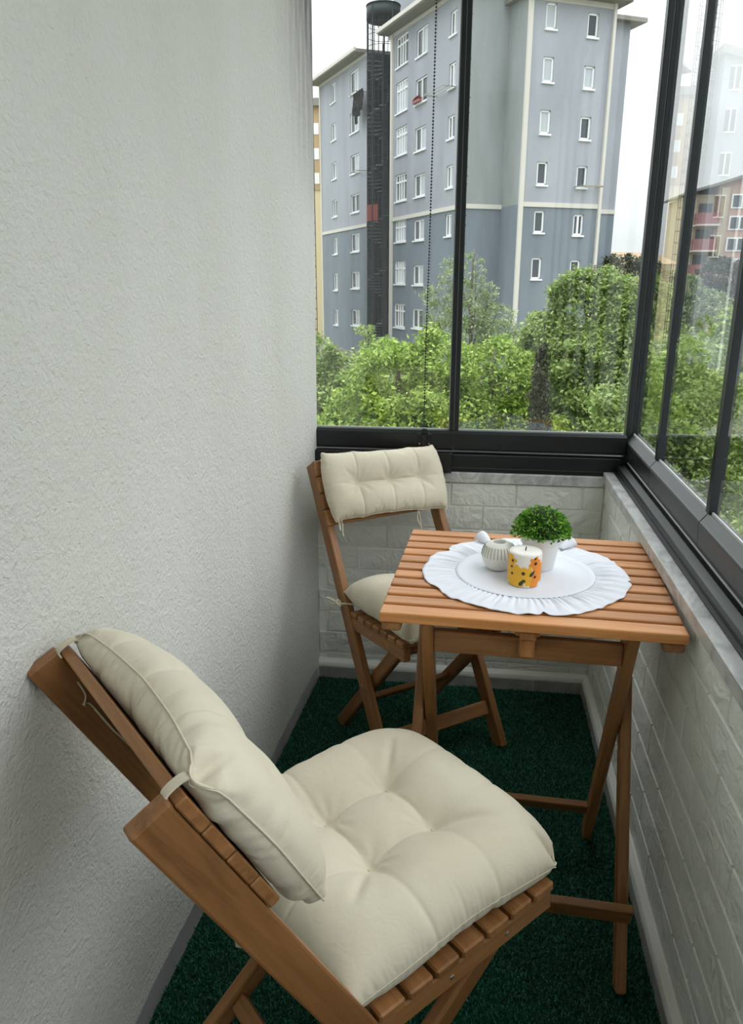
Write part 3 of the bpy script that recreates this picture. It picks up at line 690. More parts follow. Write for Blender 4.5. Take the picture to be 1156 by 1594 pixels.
for ang, dr in ((1.02, .0), (2.0, .0)):       # puckered folds standing up from the rim
    vs = []; fs = []
    for i in range(9):
        for j in range(7):
            t_ = i / 8; s = (j - 3) / 3; r = .168 + .046 * t_ + dr; w = .006 + .014 * t_
            px = r * math.cos(ang) - s * w * math.sin(ang); py = r * math.sin(ang) + s * w * math.cos(ang)
            vs.append((px, py, .007 + .017 * t_ ** .7 * (1 - abs(s) ** 2.2)))
    for i in range(8):
        for j in range(6): fs.append((i * 7 + j, i * 7 + 7 + j, i * 7 + 8 + j, i * 7 + 1 + j))
    o = pymesh('ruffle_fold', vs, fs, m_white_cloth, do, True); o.modifiers.new('thickness', 'SOLIDIFY').thickness = .001

dt = dz + .0016
# candle
cnd = empty('candle', 'short white pillar candle printed with yellow and orange flowers on the doily', 'candle', (.113, 1.455, dt))
CR, CH = .0330, .069
lathe('wax', [(CR - .002, 0), (CR, .002), (CR, CH - .003), (CR - .002, CH), (CR - .012, CH + .001), (.010, CH + .0015), (.002, CH - .001)], m_wax, cnd, 64)
tube('wick', [(0, 0, CH - .001), (.0005, 0, CH + .003), (.001, 0, CH + .007)], .0012, m_wick, cnd, 6)
def print_patch(name, shape, th0, z0, mat, lift, parent=cnd):     # polygon (du, dz) wrapped round the candle
    vs = [( (CR + lift) * math.cos(th0), (CR + lift) * math.sin(th0), z0)]
    for du, d in shape:
        t_ = th0 + du / CR; vs.append(((CR + lift) * math.cos(t_), (CR + lift) * math.sin(t_), min(CH - .003, max(.0015, z0 + d))))
    # second, inner ring keeps the patch on the curve
    k = len(shape); inner = []
    for du, d in shape:
        t_ = th0 + du * .5 / CR; inner.append(((CR + lift) * math.cos(t_), (CR + lift) * math.sin(t_), min(CH - .003, max(.0015, z0 + d * .5))))
    vs += inner; fs = []
    for i in range(k):
        j = (i + 1) % k; fs.append((0, 1 + k + i, 1 + k + j)); fs.append((1 + k + i, 1 + i, 1 + j, 1 + k + j))
    return pymesh(name, vs, fs, mat, parent)
def flower(r, petals=6, rot=0): 
    n_ = petals * 8; return [((r * (.84 + .16 * math.cos(petals * a))) * math.cos(a + rot), (r * (.84 + .16 * math.cos(petals * a))) * math.sin(a + rot)) for a in [2 * math.pi * i / n_ for i in range(n_)]]
def disc(r): return [(r * math.cos(2 * math.pi * i / 16), r * math.sin(2 * math.pi * i / 16)) for i in range(16)]
def leafs(l, w, rot): 
    pts = []
    for i in range(17):
        t_ = 2 * math.pi * i / 17; x, y = l * math.cos(t_), w * math.sin(t_) * (1 - .5 * math.cos(t_)); pts.append((x * math.cos(rot) - y * math.sin(rot), x * math.sin(rot) + y * math.cos(rot)))
    return pts
FACE = math.radians(-94)          # side of the candle that looks towards the camera
c0 = FACE
for du, z, r, mat, rot in ((-.034, .052, .019, m_yellow, .2), (-.030, .032, .020, m_yellow, .5), (-.028, .013, .016, m_yellow, 0), (-.012, .028, .021, m_yellow, .8), (-.012, .012, .015, m_yellow, .4),
                           (.006, .030, .016, m_yellow, .1), (.022, .051, .0155, m_orange, .3), (.024, .022, .021, m_orange, .6), (.018, .010, .012, m_orange, .2), (.008, .014, .011, m_yellow, .2), (.040, .036, .019, m_orange, 0), (.058, .022, .02, m_yellow, .3), (.078, .045, .019, m_orange, .4), (.098, .02, .02, m_yellow, .1), (-.052, .022, .02, m_yellow, .1)):
    print_patch('flower_print', flower(r, 6, rot), c0 + du / CR, z, mat, .0003 + abs(du) * .0012)
for du, z, r in ((-.002, .031, .0036), (.022, .051, .0035), (.022, .023, .003), (-.026, .054, .003), (-.028, .041, .0028), (-.026, .027, .0028), (.058, .022, .003), (.078, .045, .003)):
    print_patch('flower_eye_print', disc(r), c0 + du / CR, z, m_brown, .0007)
for du, z, l, w, rot in ((.016, .031, .0082, .003, .9), (-.004, .012, .0085, .0034, .95), (.021, .0615, .003, .0022, .3), (.0, .015, .004, .003, 0)):
    print_patch('leaf_print', leafs(l, w, rot), c0 + du / CR, z, m_leafprint, .0008)
# vase
va = empty('vase', 'small round white ribbed ceramic vase standing left of the candle', 'vase', (.064, 1.530, dt))
prof = [(.021, 0), (.025, .0015), (.0325, .012), (.0362, .024), (.0367, .032), (.0345, .042), (.0292, .051), (.0195, .0575), (.0165, .059), (.0145, .0585), (.0135, .056), (.014, .045), (.02, .03), (.012, .006), (.001, .005)]
pv = [prof[0]]
for (r0, z0), (r1, z1) in zip(prof[:-1], prof[1:]):
    for k in range(1, 4): pv.append((r0 + (r1 - r0) * k / 3, z0 + (z1 - z0) * k / 3))
lathe('body', pv, m_ceramic, va, 120)
for k in range(30):                                    # grooves cut down the shoulder
    a = 2 * math.pi * k / 30; pts = []
    for r, z in [(.0368, .030), (.0358, .036), (.0341, .043), (.0316, .048), (.0286, .052)]: pts.append((r * math.cos(a), r * math.sin(a), z))
    tube('groove', curve(pts, 3), .0010, m_ceramic_groove, va, 5)
# potted plant
pp = empty('potted_plant', 'clipped ball of green box leaves in a white pot behind the candle', 'potted plant', (.150, 1.545, dt))
lathe('pot', [(.028, 0), (.030, .002), (.0385, .055), (.0392, .056), (.0415, .0575), (.0445, .074), (.0440, .0755), (.0420, .0755), (.0405, .072), (.039, .066), (.002, .064)], m_pot, pp, 64)
lathe('soil', [(.002, .062), (.0395, .064), (.0395, .067), (.002, .069)], m_soil, pp, 32)
N = 2400; d = rng.normal(size=(N, 3)); d /= np.linalg.norm(d, axis=1)[:, None]; d[:, 2] = np.abs(d[:, 2]) * 1.05 - .22
rad_ = rng.uniform(.72, 1.03, N) ** 1; c = d * np.array([.062, .062, .056]) * rad_[:, None] + np.array([0, 0, .086])
up = d + rng.normal(size=(N, 3)) * .55; up /= np.linalg.norm(up, axis=1)[:, None]; sd = np.cross(up, rng.normal(size=(N, 3))); sd /= np.linalg.norm(sd, axis=1)[:, None]
nrm = np.cross(up, sd); l = rng.uniform(.0035, .006, N)[:, None]; w = l * .42
P = np.stack([c - up * l * .8, c + sd * w + nrm * w * .3, c + up * l, c - sd * w + nrm * w * .3], 1).reshape(-1, 3)
F = (np.arange(N) * 4)[:, None] + np.array([[0, 1, 2, 3]])
o = pymesh('foliage', P.tolist(), F.tolist(), m_leaf_box, pp); tag(o, kind='stuff')
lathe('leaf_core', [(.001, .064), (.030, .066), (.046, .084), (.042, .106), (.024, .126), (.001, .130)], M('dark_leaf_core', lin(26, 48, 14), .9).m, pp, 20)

# ------------------------------------------------------------------ outside: ground, wall, trees, buildings
GZ = -4.0
struct(box('ground', -120, 120, 3.2, 190, GZ - .5, GZ, m_ground))
gw = empty('garden_wall', 'low grey concrete garden wall beyond the right window', 'wall', (9, 17.2, GZ))
box('wall_block', -4.6, 8, -.15, .15, 0, 1.0, m_conc, gw); box('coping', -4.7, 8.1, -.2, .2, 1.0, 1.09, M('pale_coping', lin(176, 176, 170), .8).m, gw)
struct(box('trim_5', 3.2, 22, 9, 17.0, GZ - .02, GZ + .03, m_conc))

def tree(name, label, loc, blobs, nleaf, leaf, mat, height, group=None, cat='tree', seed=0, flat=.75, trunk_r=.12, spread=.52):
    r_ = np.random.default_rng(seed); root = empty(name, label, cat, (loc[0], loc[1], GZ), 0, group)
    cs = []; 
    for (bx, by, bz, rx, rz_) in blobs:
        n = max(30, int(3.0 * nleaf * (rx * rx + rx * rz_)))
        d = r_.normal(size=(n, 3)); d /= np.linalg.norm(d, axis=1)[:, None]
        q = d * r_.uniform(.55, 1.06, n)[:, None] ** .7
        cs.append(np.c_[bx + q[:, 0] * rx, by + q[:, 1] * rx, bz - GZ + q[:, 2] * rz_])
        # sub clumps that break up the silhouette
        for k in range(int(10 * rx * (rx + rz_)) + 4):
            e = r_.normal(size=3); e /= np.linalg.norm(e); rc = r_.uniform(.12, .26) * (.6 + .4 * min(rx, 1.2)) * min(1, .15 + 1.5 * rx); m_ = max(20, int(nleaf * rc * rc * 13))
            ctr = np.array([bx, by, bz - GZ]) + e * np.array([rx, rx, rz_]) * r_.uniform(.8, 1.08)
            cs.append(ctr + r_.normal(size=(m_, 3)) * rc * np.array([.55, .55, .42]))
    c = np.vstack(cs); N = len(c)
    up = r_.normal(size=(N, 3)); up[:, 2] *= flat; up /= np.linalg.norm(up, axis=1)[:, None]
    sd = np.cross(up, r_.normal(size=(N, 3)) + np.array([0, 0, 1.2])); sd /= np.linalg.norm(sd, axis=1)[:, None]; nr = np.cross(up, sd)
    l = r_.uniform(.6, 1.3, N)[:, None] * leaf * .80; w = l * spread
    P = np.stack([c - up * l, c + sd * w + nr * w * .35, c + up * l, c - sd * w + nr * w * .35], 1).reshape(-1, 3)
    me = bpy.data.meshes.new('foliage'); me.vertices.add(4 * N); me.vertices.foreach_set('co', P.reshape(-1)); me.loops.add(4 * N)
    me.loops.foreach_set('vertex_index', np.arange(4 * N, dtype=np.int32)); me.polygons.add(N); me.polygons.foreach_set('loop_start', (np.arange(N) * 4).astype(np.int32))
    me.update(calc_edges=True); me.materials.append(mat); tag(link('foliage', me, root), kind='stuff')
    tube('trunk', curve([(0, 0, 0), (.06, 0, height * .35), (-.04, .05, height * .7), (0, 0, height)], 5), trunk_r, m_bark, root, 8, 1, False, [trunk_r * (1 - .75 * i / 15) for i in range(16)])
    for k, (bx, by, bz, rx, rz_) in enumerate(blobs[:7]):
        p0 = Vector((0, 0, height * r_.uniform(.35, .75))); p1 = Vector((bx, by, bz - GZ + rz_ * .5))
        tube('branch', curve([p0, (p0 + p1) / 2 + Vector((.08, 0, -.1)), p1], 5), .03, m_bark, root, 6, 1, False, [.035 * (1 - .7 * i / 10) for i in range(11)])
    return root
tr = tree
tr('leafy_tree', 'bright green broad tree filling the lower half of the left window pane', (-1.4, 14), [(.0, 0, -.62, .9, .75), (.75, .2, -.22, .65, .6), (-.75, .2, -1.15, .7, .6), (.3, -.3, -1.3, 1.2, .8), (-1.1, -.3, -1.75, .9, .7), (1.0, .2, -1.2, .7, .8), (.1, .3, -.12, .42, .3)], 620, .060, m_leaf_bright, 4.0, 'trees outside the windows', 'tree', 1)
tr('leafy_tree', 'grey green tree at the far left edge of the window beside the white wall', (-4.1, 20), [(-.1, 0, -.55, .55, .5), (.8, .2, -1.5, .9, .6), (-.3, 0, -1.6, 1.3, .7), (1.3, 0, -2.1, 1.0, .8), (-.45, 0, .2, .22, .3), (.35, 0, -.75, .3, .25)], 330, .075, m_leaf_mid, 3.3, 'trees outside the windows', 'tree', 2)
tr('leafy_tree', 'thin topped tree whose crown overlaps the foot of the spiral stair tower', (-2.4, 18.5), [(0, 0, -.2, .42, .2), (-.3, 0, .12, .25, .16), (.4, 0, -.3, .45, .22), (-.5, 0, -.55, .3, .2), (.1, 0, -1.0, .7, .5)], 190, .065, m_leaf_mid, 3.7, 'trees outside the windows', 'tree', 3)
tr('leafy_tree', 'bright yellow green round tree just right of the black window post', (.35, 15), [(0, 0, -.55, .72, .75), (.45, .1, -.8, .5, .6), (-.45, .1, -.5, .5, .6), (.1, 0, -1.5, .9, .8), (.7, 0, -1.8, .7, .7)], 620, .062, m_leaf_bright, 4.0, 'trees outside the windows', 'tree', 4)
tr('weeping_tree', 'tall thin grey green tree in front of the blank facade behind the post', (-.2, 25), [(-1.0, 0, .5, .5, .8), (-.75, 0, 1.5, .34, .5), (-.1, .2, .2, .8, .75), (.05, 0, 1.45, .36, .65), (.55, 0, .95, .3, .3), (.8, 0, .1, .6, .5), (-.3, 0, -.6, 1.2, .7), (.95, 0, -.5, .8, .7), (-.3, 0, .9, .4, .4)], 190, .085, m_leaf_grey, 6.2, 'trees outside the windows', 'tree', 5, .9, .10, .3)
tr('leafy_tree', 'large light green tree filling the right half of the end window', (2.5, 18), [(0, 0, .55, .95, .85), (-.35, 0, 1.15, .5, .35), (.75, 0, .75, .75, .65), (-.85, 0, .0, .7, .65), (.6, -.2, -.5, 1.2, .9), (-.5, -.2, -.9, 1.1, .9), (1.2, 0, -.2, .9, .9), (.2, -.3, -1.8, 1.4, .9), (.25, 0, 1.4, .25, .22), (-.9, .3, -.5, .7, .7), (1.4, .3, .5, .6, .6), (0, -.4, -.4, .9, .8)], 560, .066, m_leaf_mid, 5.6, 'trees outside the windows', 'tree', 6)
tr('cypress', 'slim dark cypress standing in front of the large light green tree', (1.06, 13), [(0, 0, .08, .10, .22), (.01, 0, -.2, .145, .36), (.03, 0, -.6, .18, .4), (.05, 0, -1.1, .21, .5), (.05, 0, -1.7, .22, .6)], 3200, .036, m_leaf_dark, 4.0, 'trees outside the windows', 'tree', 7, 1.4, .06)
tr('leafy_tree', 'dark distant tree at the right foot of the grey apartment block', (8.0, 46), [(0, 0, 1.35, 1.6, 1.25), (1.4, 0, 1.0, 1.3, 1.3), (-1.2, 0, .3, 1.4, 1.0), (.5, 0, -.8, 2.0, 1.3)], 110, .13, m_leaf_dark, 6, 'trees outside the windows', 'tree', 8)
tr('leafy_tree', 'mid green tree seen through the narrow first pane of the right window', (2.9, 11.5), [(0, 0, .0, .7, .65), (-.4, 0, -.6, .7, .6), (.5, 0, -.7, .8, .7), (.1, 0, -1.6, 1.0, .8)], 620, .055, m_leaf_mid, 4.2, 'trees outside the windows', 'tree', 9)
tr('leafy_tree', 'yellow green tree seen through the second pane of the right window', (4.0, 12.5), [(0, 0, .55, .45, .5), (-.3, 0, -.1, .7, .6), (.5, .1, -.2, .7, .7), (0, 0, -1.1, 1.1, .8), (.9, 0, -.9, .9, .9), (.05, 0, 1.05, .16, .22)], 620, .055, m_leaf_bright, 5.0, 'trees outside the windows', 'tree', 10)
tr('leafy_tree', 'dark evergreen in front of the pink house at the right', (14.2, 50), [(0, 0, 1.4, 1.2, 1.2), (.3, 0, .1, 1.5, 1.1), (0, 0, 2.1, .7, .5)], 120, .14, m_leaf_dark, 6, 'trees outside the windows', 'tree', 11)
tr('leafy_tree', 'low grey green tree in front of the pink house wall', (11.2, 46), [(0, 0, .6, 1.2, 1.0), (1.0, 0, -.3, 1.6, 1.1), (-1.2, 0, -.4, 1.6, 1.2)], 100, .14, m_leaf_grey, 5.4, 'trees outside the windows', 'tree', 12)
tr('shrub', 'low dark shrub row at the foot of the trees below the end window', (1.6, 10.6), [(-1.9, 0, -2.2, .8, .6), (-.7, 0, -2.3, .8, .6), (.5, 0, -2.2, .8, .6), (1.6, 0, -2.2, .8, .6), (2.6, 0, -2.1, .8, .6)], 420, .05, m_leaf_mid, 1.6, None, 'shrub', 13, .75, .05)

# ---- grey apartment block. local frame per facade: u along the wall, z up, outward normal
e1 = Vector((.453, -.8915, 0)).normalized(); e2 = Vector((-e1.y, e1.x, 0))
B1 = Vector((-1.0, 41.9, 0)); D0 = Vector((1.81, 41.2, 0))
ab = empty('apartment_building', 'tall grey apartment block with a blue grey base and white windows', 'building', (-1.0, 41.9, GZ))
inv = Matrix.Translation((1.0, -41.9, -GZ))
def fpt(o, d, nn, u, z, off=0): p = o + d * u + nn * off; return inv @ Vector((p.x, p.y, z))
def facade(o, d, nn, u0, u1, ztop, z0, cols, mat, name='wall', depth=.18):
    vs = []; fs = []
    def quad(pts): b = len(vs); vs.extend(pts); fs.append((b, b + 1, b + 2, b + 3))
    def strip(a, b, za, zb): quad([fpt(o, d, nn, a, za(a)), fpt(o, d, nn, b, za(b)), fpt(o, d, nn, b, zb(b)), fpt(o, d, nn, a, zb(a))])
    k = lambda c: (lambda u: c)
    u = u0
    for a, b, ws in sorted(cols):
        if a > u: strip(u, a, k(z0), ztop)
        z = z0
        for w0, w1 in sorted(ws):
            if w1 <= z0 or w0 >= ztop(a): continue
            strip(a, b, k(z), k(w0))
            for p, q in (((a, w0), (b, w0)), ((b, w0), (b, w1)), ((b, w1), (a, w1)), ((a, w1), (a, w0))):
                quad([fpt(o, d, nn, *p), fpt(o, d, nn, *q), fpt(o, d, nn, *q, -depth), fpt(o, d, nn, *p, -depth)])
            z = w1
        strip(a, b, k(z), ztop); u = b
    if u < u1: strip(u, u1, k(z0), ztop)
    return pymesh(name, vs, fs, mat, ab)
def window(o, d, nn, a, b, z0, z1, kind=0, curtain=False):
    vs = []; fs = []
    def bx(ua, ub, za, zb, n0, n1):
        k = len(vs)
        for off in (n0, n1):
            for u, z in ((ua, za), (ub, za), (ub, zb), (ua, zb)): vs.append(fpt(o, d, nn, u, z, off))
        for f in ((0, 1, 2, 3), (7, 6, 5, 4), (0, 4, 5, 1), (1, 5, 6, 2), (2, 6, 7, 3), (3, 7, 4, 0)): fs.append([k + i for i in f])
    t = .09
    bx(a, a + t, z0, z1, -.16, -.06); bx(b - t, b, z0, z1, -.16, -.06); bx(a, b, z1 - t, z1, -.16, -.06); bx(a, b, z0, z0 + t, -.16, -.06)
    m_ = (a + b) / 2
    if kind != 2: bx(m_ - .05, m_ + .05, z0, z1, -.15, -.05)
    if kind == 1:
        bx(a, b, z1 - .50, z1 - .40, -.15, -.05); bx(a + (b - a) * .3 - .04, a + (b - a) * .3 + .04, z0, z1, -.15, -.05); bx(a + (b - a) * .7 - .04, a + (b - a) * .7 + .04, z0, z1, -.15, -.05)
    bx(a - .05, b + .05, z0 - .08, z0, -.16, .08)
    f = pymesh('window', vs, fs, m_frame_w, ab)
    bm = bmesh.new(); bm.from_mesh(f.data); bmesh.ops.recalc_face_normals(bm, faces=bm.faces); bm.to_mesh(f.data); bm.free()
    pv = [fpt(o, d, nn, u, z, -.12) for u, z in ((a, z0), (b, z0), (b, z1), (a, z1))]
    pymesh('pane', pv, [(0, 1, 2, 3)], m_pane_dark, f)
    if curtain:
        w = (b - a); c0, c1 = (m_ + .03, b - t) if curtain == 1 else (a + t, b - t)
        pymesh('curtain', [fpt(o, d, nn, u, z, -.105) for u, z in ((c0, z0 + .05), (c1, z0 + .05), (c1, z1 - .05), (c0, z1 - .05))], [(0, 1, 2, 3)], m_pane_curt, f)
    return f
nA = Vector((-e2.x, -e2.y, 0)) if False else Vector((e2.x, e2.y, 0))
# the facade that runs back to the left looks towards the camera's left: its outward normal is -e2
nA = -e2
ztA = lambda u: 14.85 - .0398 * (u + 3.9) + .1
rowsA1 = [(13.91, 15.21), (11.34, 12.52), (8.63, 9.83), (5.92, 7.14), (3.16, 4.38), (.43, 1.72), (-2.27, -1.08)]
rowsA2 = [(13.57, 14.95), (11.09, 12.41), (8.46, 9.69), (5.87, 7.09), (3.20, 4.46), (.62, 1.81), (-2.06, -.90)]
rowsB1 = [(13.21, 14.78), (10.77, 12.42), (8.44, 9.98), (5.86, 7.39), (3.50, 4.80), (.99, 2.37), (-1.67, -.20)]
rowsB2 = [(13.04, 14.38), (10.70, 11.95), (8.27, 9.49), (5.84, 7.04), (3.47, 4.60), (.96, 2.08), (-1.56, -.42)]
rowsB3 = [(12.98, 14.05), (10.61, 11.75), (8.25, 9.34), (5.90, 6.99), (3.50, 4.60)]
cA = [(-23.45, -22.25, rowsA1), (-18.75, -16.78, rowsA2)]
cB = [(-9.70, -7.82, rowsB1), (-6.58, -4.98, rowsB2), (-2.10, -1.28, rowsB3)]
sub = lambda cols, lo, hi: [(a, b, [w for w in ws if w[0] >= lo and w[1] <= hi]) for a, b, ws in cols]
ZB = 4.86
kf = lambda c: (lambda u: c)
facade(B1, e1, nA, -26.6, -15.1, ztA, ZB, sub(cA, ZB, 99), m_fac_light); facade(B1, e1, nA, -26.6, -15.1, kf(ZB), GZ, sub(cA, -9, ZB), m_fac_blue)
facade(B1, e1, nA, -10.1, 0, ztA, ZB, sub(cB, ZB, 99), m_fac_light); facade(B1, e1, nA, -10.1, 0, kf(ZB), GZ, sub(cB, -9, ZB), m_fac_blue)
for cols, kind in ((cA[:1], 0), (cA[1:], 0), (cB[:1], 1), (cB[1:2], 0), (cB[2:], 0)):
    for a, b, ws in cols:
        for i, (z0, z1) in enumerate(ws): window(B1, e1, nA, a, b, z0, z1, kind, (1 if (i + int(a)) % 5 else 0) if kind != 1 else (2 if i % 3 else 0))
# recess behind the stair tower
facade(B1, e1, nA, -15.1, -10.1, ztA, GZ, [], m_fac_light).location = Vector(e2) * 2.2
for u in (-15.1, -10.1):
    pymesh('recess_side', [fpt(B1, e1, nA, u, z, o_) for o_, z in ((0, GZ), (-2.2, GZ), (-2.2, ztA(u)), (0, ztA(u)))], [(0, 1, 2, 3)], m_recess, ab)  # shade of the recess painted as a dark colour on its sides
# blank return wall and the narrow end facade
P1 = B1 + e2 * 2.2; nC = Vector(e1)
facade(B1, e2, nC, 0, 2.2, kf(14.9), ZB, [], m_fac_stain); facade(B1, e2, nC, 0, 2.2, kf(ZB), GZ, [], m_fac_blue)
dD = (D0 - P1).length
facade(P1, (D0 - P1).normalized(), -e2, 0, dD, kf(14.4), ZB, [], m_fac_stain); facade(P1, (D0 - P1).normalized(), -e2, 0, dD, kf(ZB), GZ, [], m_fac_blue)
rD1 = [(12.60, 13.68), (10.36, 11.44), (8.10, 9.16), (5.79, 6.85), (3.55, 4.59), (1.30, 2.34)]
rD2 = [(12.45, 13.48), (10.23, 11.23), (7.96, 9.00), (5.74, 6.76), (3.46, 4.47), (1.22, 2.24)]
cD = [(.90, 1.48, rD1), (3.20, 3.80, rD2)]
facade(D0, e2, nC, 0, 4.75, kf(14.0), ZB, sub(cD, ZB, 99), m_fac_light); facade(D0, e2, nC, 0, 4.75, kf(ZB), GZ, sub(cD, -9, ZB), m_fac_blue)
for a, b, ws in cD:
    for i, (z0, z1) in enumerate(ws): window(D0, e2, nC, a, b, z0, z1, 2 if not (i == 4 and a > 2) else 0, 2 if (a < 2 and i < 3) or i == 1 else 0)
E0 = D0 - e1 * 2.5
facade(E0, e2, nC, 4.75, 7.45, kf(14.1), ZB, [], m_fac_light); facade(E0, e2, nC, 4.75, 7.45, kf(ZB), GZ, [], m_fac_blue)
pymesh('wall', [inv @ Vector((p.x, p.y, z)) for p, z in ((D0 + e2 * 4.75, GZ), (E0 + e2 * 4.75, GZ), (E0 + e2 * 4.75, 14.1), (D0 + e2 * 4.75, 14.1))], [(0, 1, 2, 3)], m_fac_light, ab)
G0 = E0 + e2 * 7.45; G1 = G0 - e1 * 24
pymesh('wall', [inv @ Vector((p.x, p.y, z)) for p, z in ((G0, GZ), (G1, GZ), (G1, 14.1), (G0, 14.1))], [(0, 1, 2, 3)], m_fac_light, ab)
A9 = B1 - e1 * 26.6; A8 = A9 + e2 * 12
pymesh('wall', [inv @ Vector((p.x, p.y, z)) for p, z in ((A9, GZ), (A8, GZ), (A8, 15.7), (A9, 15.7))], [(0, 1, 2, 3)], m_cream, ab)
# string courses, pipes, eaves
def bar(name, o, d, nn, u0, u1, z0, z1, n0, n1, mat):
    vs = [fpt(o, d, nn, u, z, off) for off in (n0, n1) for u, z in ((u0, z0[0]), (u1, z0[1]), (u1, z1[1]), (u0, z1[0]))]
    f = pymesh(name, vs, [(0, 1, 2, 3), (7, 6, 5, 4), (0, 4, 5, 1), (1, 5, 6, 2), (2, 6, 7, 3), (3, 7, 4, 0)], mat, ab)
    bm = bmesh.new(); bm.from_mesh(f.data); bmesh.ops.recalc_face_normals(bm, faces=bm.faces); bm.to_mesh(f.data); bm.free(); return f
for o_, d_, n_, a, b in ((B1, e1, nA, -26.6, -15.1), (B1, e1, nA, -10.1, 0), (B1, e2, nC, 0, 2.2), (D0, e2, nC, 0, 4.75), (E0, e2, nC, 4.75, 7.45)):
    bar('string_course', o_, d_, n_, a, b, (ZB - .10, ZB - .10), (ZB + .12, ZB + .12), 0, .06, m_cream)
bar('corner_strip', B1, e1, nA, -.10, .0, (GZ, GZ), (14.9, 14.9), 0, .08, m_frame_w)
bar('downpipe', B1, e1, nA, -10.35, -10.05, (GZ, GZ), (15.1, 15.1), 0, .14, m_cream)
bar('downpipe', B1, e1, nA, -26.6, -26.35, (GZ, GZ), (15.8, 15.8), 0, .08, m_cream)
bar('downpipe', D0, e2, nC, -.06, .16, (GZ, GZ), (14.0, 14.0), 0, .14, m_cream)
bar('downpipe', D0, e2, nC, 4.57, 4.72, (GZ, GZ), (14.0, 14.0), 0, .14, m_cream)
for a, b in ((-27.1, -15.1), (-10.9, .6)):
    bar('eave', B1, e1, nA, a, b, (ztA(a) - .02, ztA(b) - .02), (ztA(a) + .18, ztA(b) + .18), -3.0, .75, m_eave); bar('gutter', B1, e1, nA, a, b, (ztA(a) + .05, ztA(b) + .05), (ztA(a) + .25, ztA(b) + .25), .75, .87, m_cream)
    bar('frieze', B1, e1, nA, max(a, -26.6), min(b, 0), (ztA(a) - .22, ztA(b) - .22), (ztA(a) - .02, ztA(b) - .02), 0, .05, m_cream)
bar('eave', D0, e2, nC, -.3, 5.25, (13.95, 13.95), (14.15, 14.15), -4, .6, m_eave); bar('gutter', D0, e2, nC, -.3, 5.3, (14.05, 14.05), (14.28, 14.28), .6, .72, m_cream)
bar('eave', E0, e2, nC, 4.5, 8.1, (14.05, 14.05), (14.25, 14.25), -6, .5, m_eave)
bar('eave', B1, e2, nC, 0, 3, (14.9, 14.9), (15.1, 15.1), -2, .3, m_eave)
bar('frieze', D0, e2, nC, 0, 4.75, (13.72, 13.72), (13.95, 13.95), 0, .05, m_cream)
ph_ = bar('penthouse', B1, e1, nA, -14.5, -6.5, (14.9, 14.9), (20.5, 20.5), -6, -1.6, m_fac_light)
bar('penthouse_window', B1, e1, nA, -9.5, -7.4, (15.4, 15.4), (18.2, 18.2), -1.6, -1.52, m_pane_dark)
# drying racks and a window box
def rack(o, d, nn, a, b, z):
    for n0 in (.15, .45, .75): bar('drying_rail', o, d, nn, a, b, (z, z), (z + .035, z + .035), n0, n0 + .035, m_steel)
    for u in (a, b): bar('drying_rail', o, d, nn, u, u + .035, (z, z), (z + .035, z + .035), 0, .78, m_steel)
rack(B1, e1, nA, -3.6, -1.2, 10.55); rack(D0, e2, nC, 3.1, 4.4, 5.75); rack(B1, e1, nA, -16.4, -15.2, 8.3); rack(B1, e1, nA, -16.6, -15.2, 13.1)
bar('flower_box', B1, e1, nA, -6.5, -5.5, (10.72, 10.72), (10.86, 10.86), .09, .24, m_redbal)
lv = []; lf = []
for k in range(60):
    p = fpt(B1, e1, nA, rng.uniform(-6.5, -5.6), rng.uniform(10.80, 10.98), rng.uniform(.08, .26)); b = len(lv)
    lv += [p, p + Vector((.1, .05, .02)), p + Vector((.05, .02, .12))]; lf.append((b, b + 1, b + 2))
tag(pymesh('red_flowers', lv, lf, m_red, ab), kind='stuff')
lau = empty('laundry', 'black laundry hanging out beside the spiral stair tower', 'laundry', fpt(B1, e1, nA, -15.6, 13.1, .5) + Vector((-1.0, 41.9, GZ)))
for k, (du, l) in enumerate(((-.9, 1.3), (-.35, 1.9), (.2, 1.5), (.65, 1.2))):
    p = Vector(e1) * du
    vs = []
    for j in range(7):
        for i in range(4):
            q = p + Vector(e1) * (i * .17) ; vs.append((q.x + .05 * math.sin(i * 2 + j), q.y + .05 * math.sin(j), -l * j / 6 + .05))
    fs = [(j * 4 + i, j * 4 + i + 1, j * 4 + 5 + i, j * 4 + 4 + i) for j in range(6) for i in range(3)]
    o = pymesh('garment', vs, fs, m_blackcloth, lau); o.modifiers.new('thickness', 'SOLIDIFY').thickness = .04

# ---- spiral stair tower
tw = empty('spiral_staircase', 'dark iron spiral fire stair in a round cage on the grey apartment block', 'staircase', (-6.48, 53.0, GZ))
TR = 1.02; TH = 17.2 - GZ
lathe('core_column', [(.06, 0), (.06, TH - 2)], m_iron, tw, 10)
lathe('top_ring', [(TR, TH - .75), (TR + .02, TH - .75), (TR + .02, TH), (TR, TH)], m_iron, tw, 40)
lathe('canopy', [(TR + .05, TH), (TR + .05, TH + .06), (.05, TH + .18), (.02, TH)], m_iron, tw, 40)
nb = 22
rodm = boxmesh(TH, .028, .028, 0, m_iron)
for k in range(nb):
    a = 2 * math.pi * k / nb; link('cage_bar', rodm, tw, frame((TR * math.cos(a), TR * math.sin(a), TH / 2), (0, 0, 1), (1, 0, 0)))
for k in range(5):
    a = 2 * math.pi * (k + .3) / 5; stick('cage_post', (TR * math.cos(a), TR * math.sin(a), 0), (TR * math.cos(a), TR * math.sin(a), TH), (1, 0, 0), .09, .09, m_iron, tw, 0)
for z in np.arange(1.0, TH, .62):
    ring = [(TR * math.cos(2 * math.pi * i / 28), TR * math.sin(2 * math.pi * i / 28), float(z)) for i in range(28)]
    tube('cage_hoop', ring, .018, m_iron, tw, 5, 1, True)
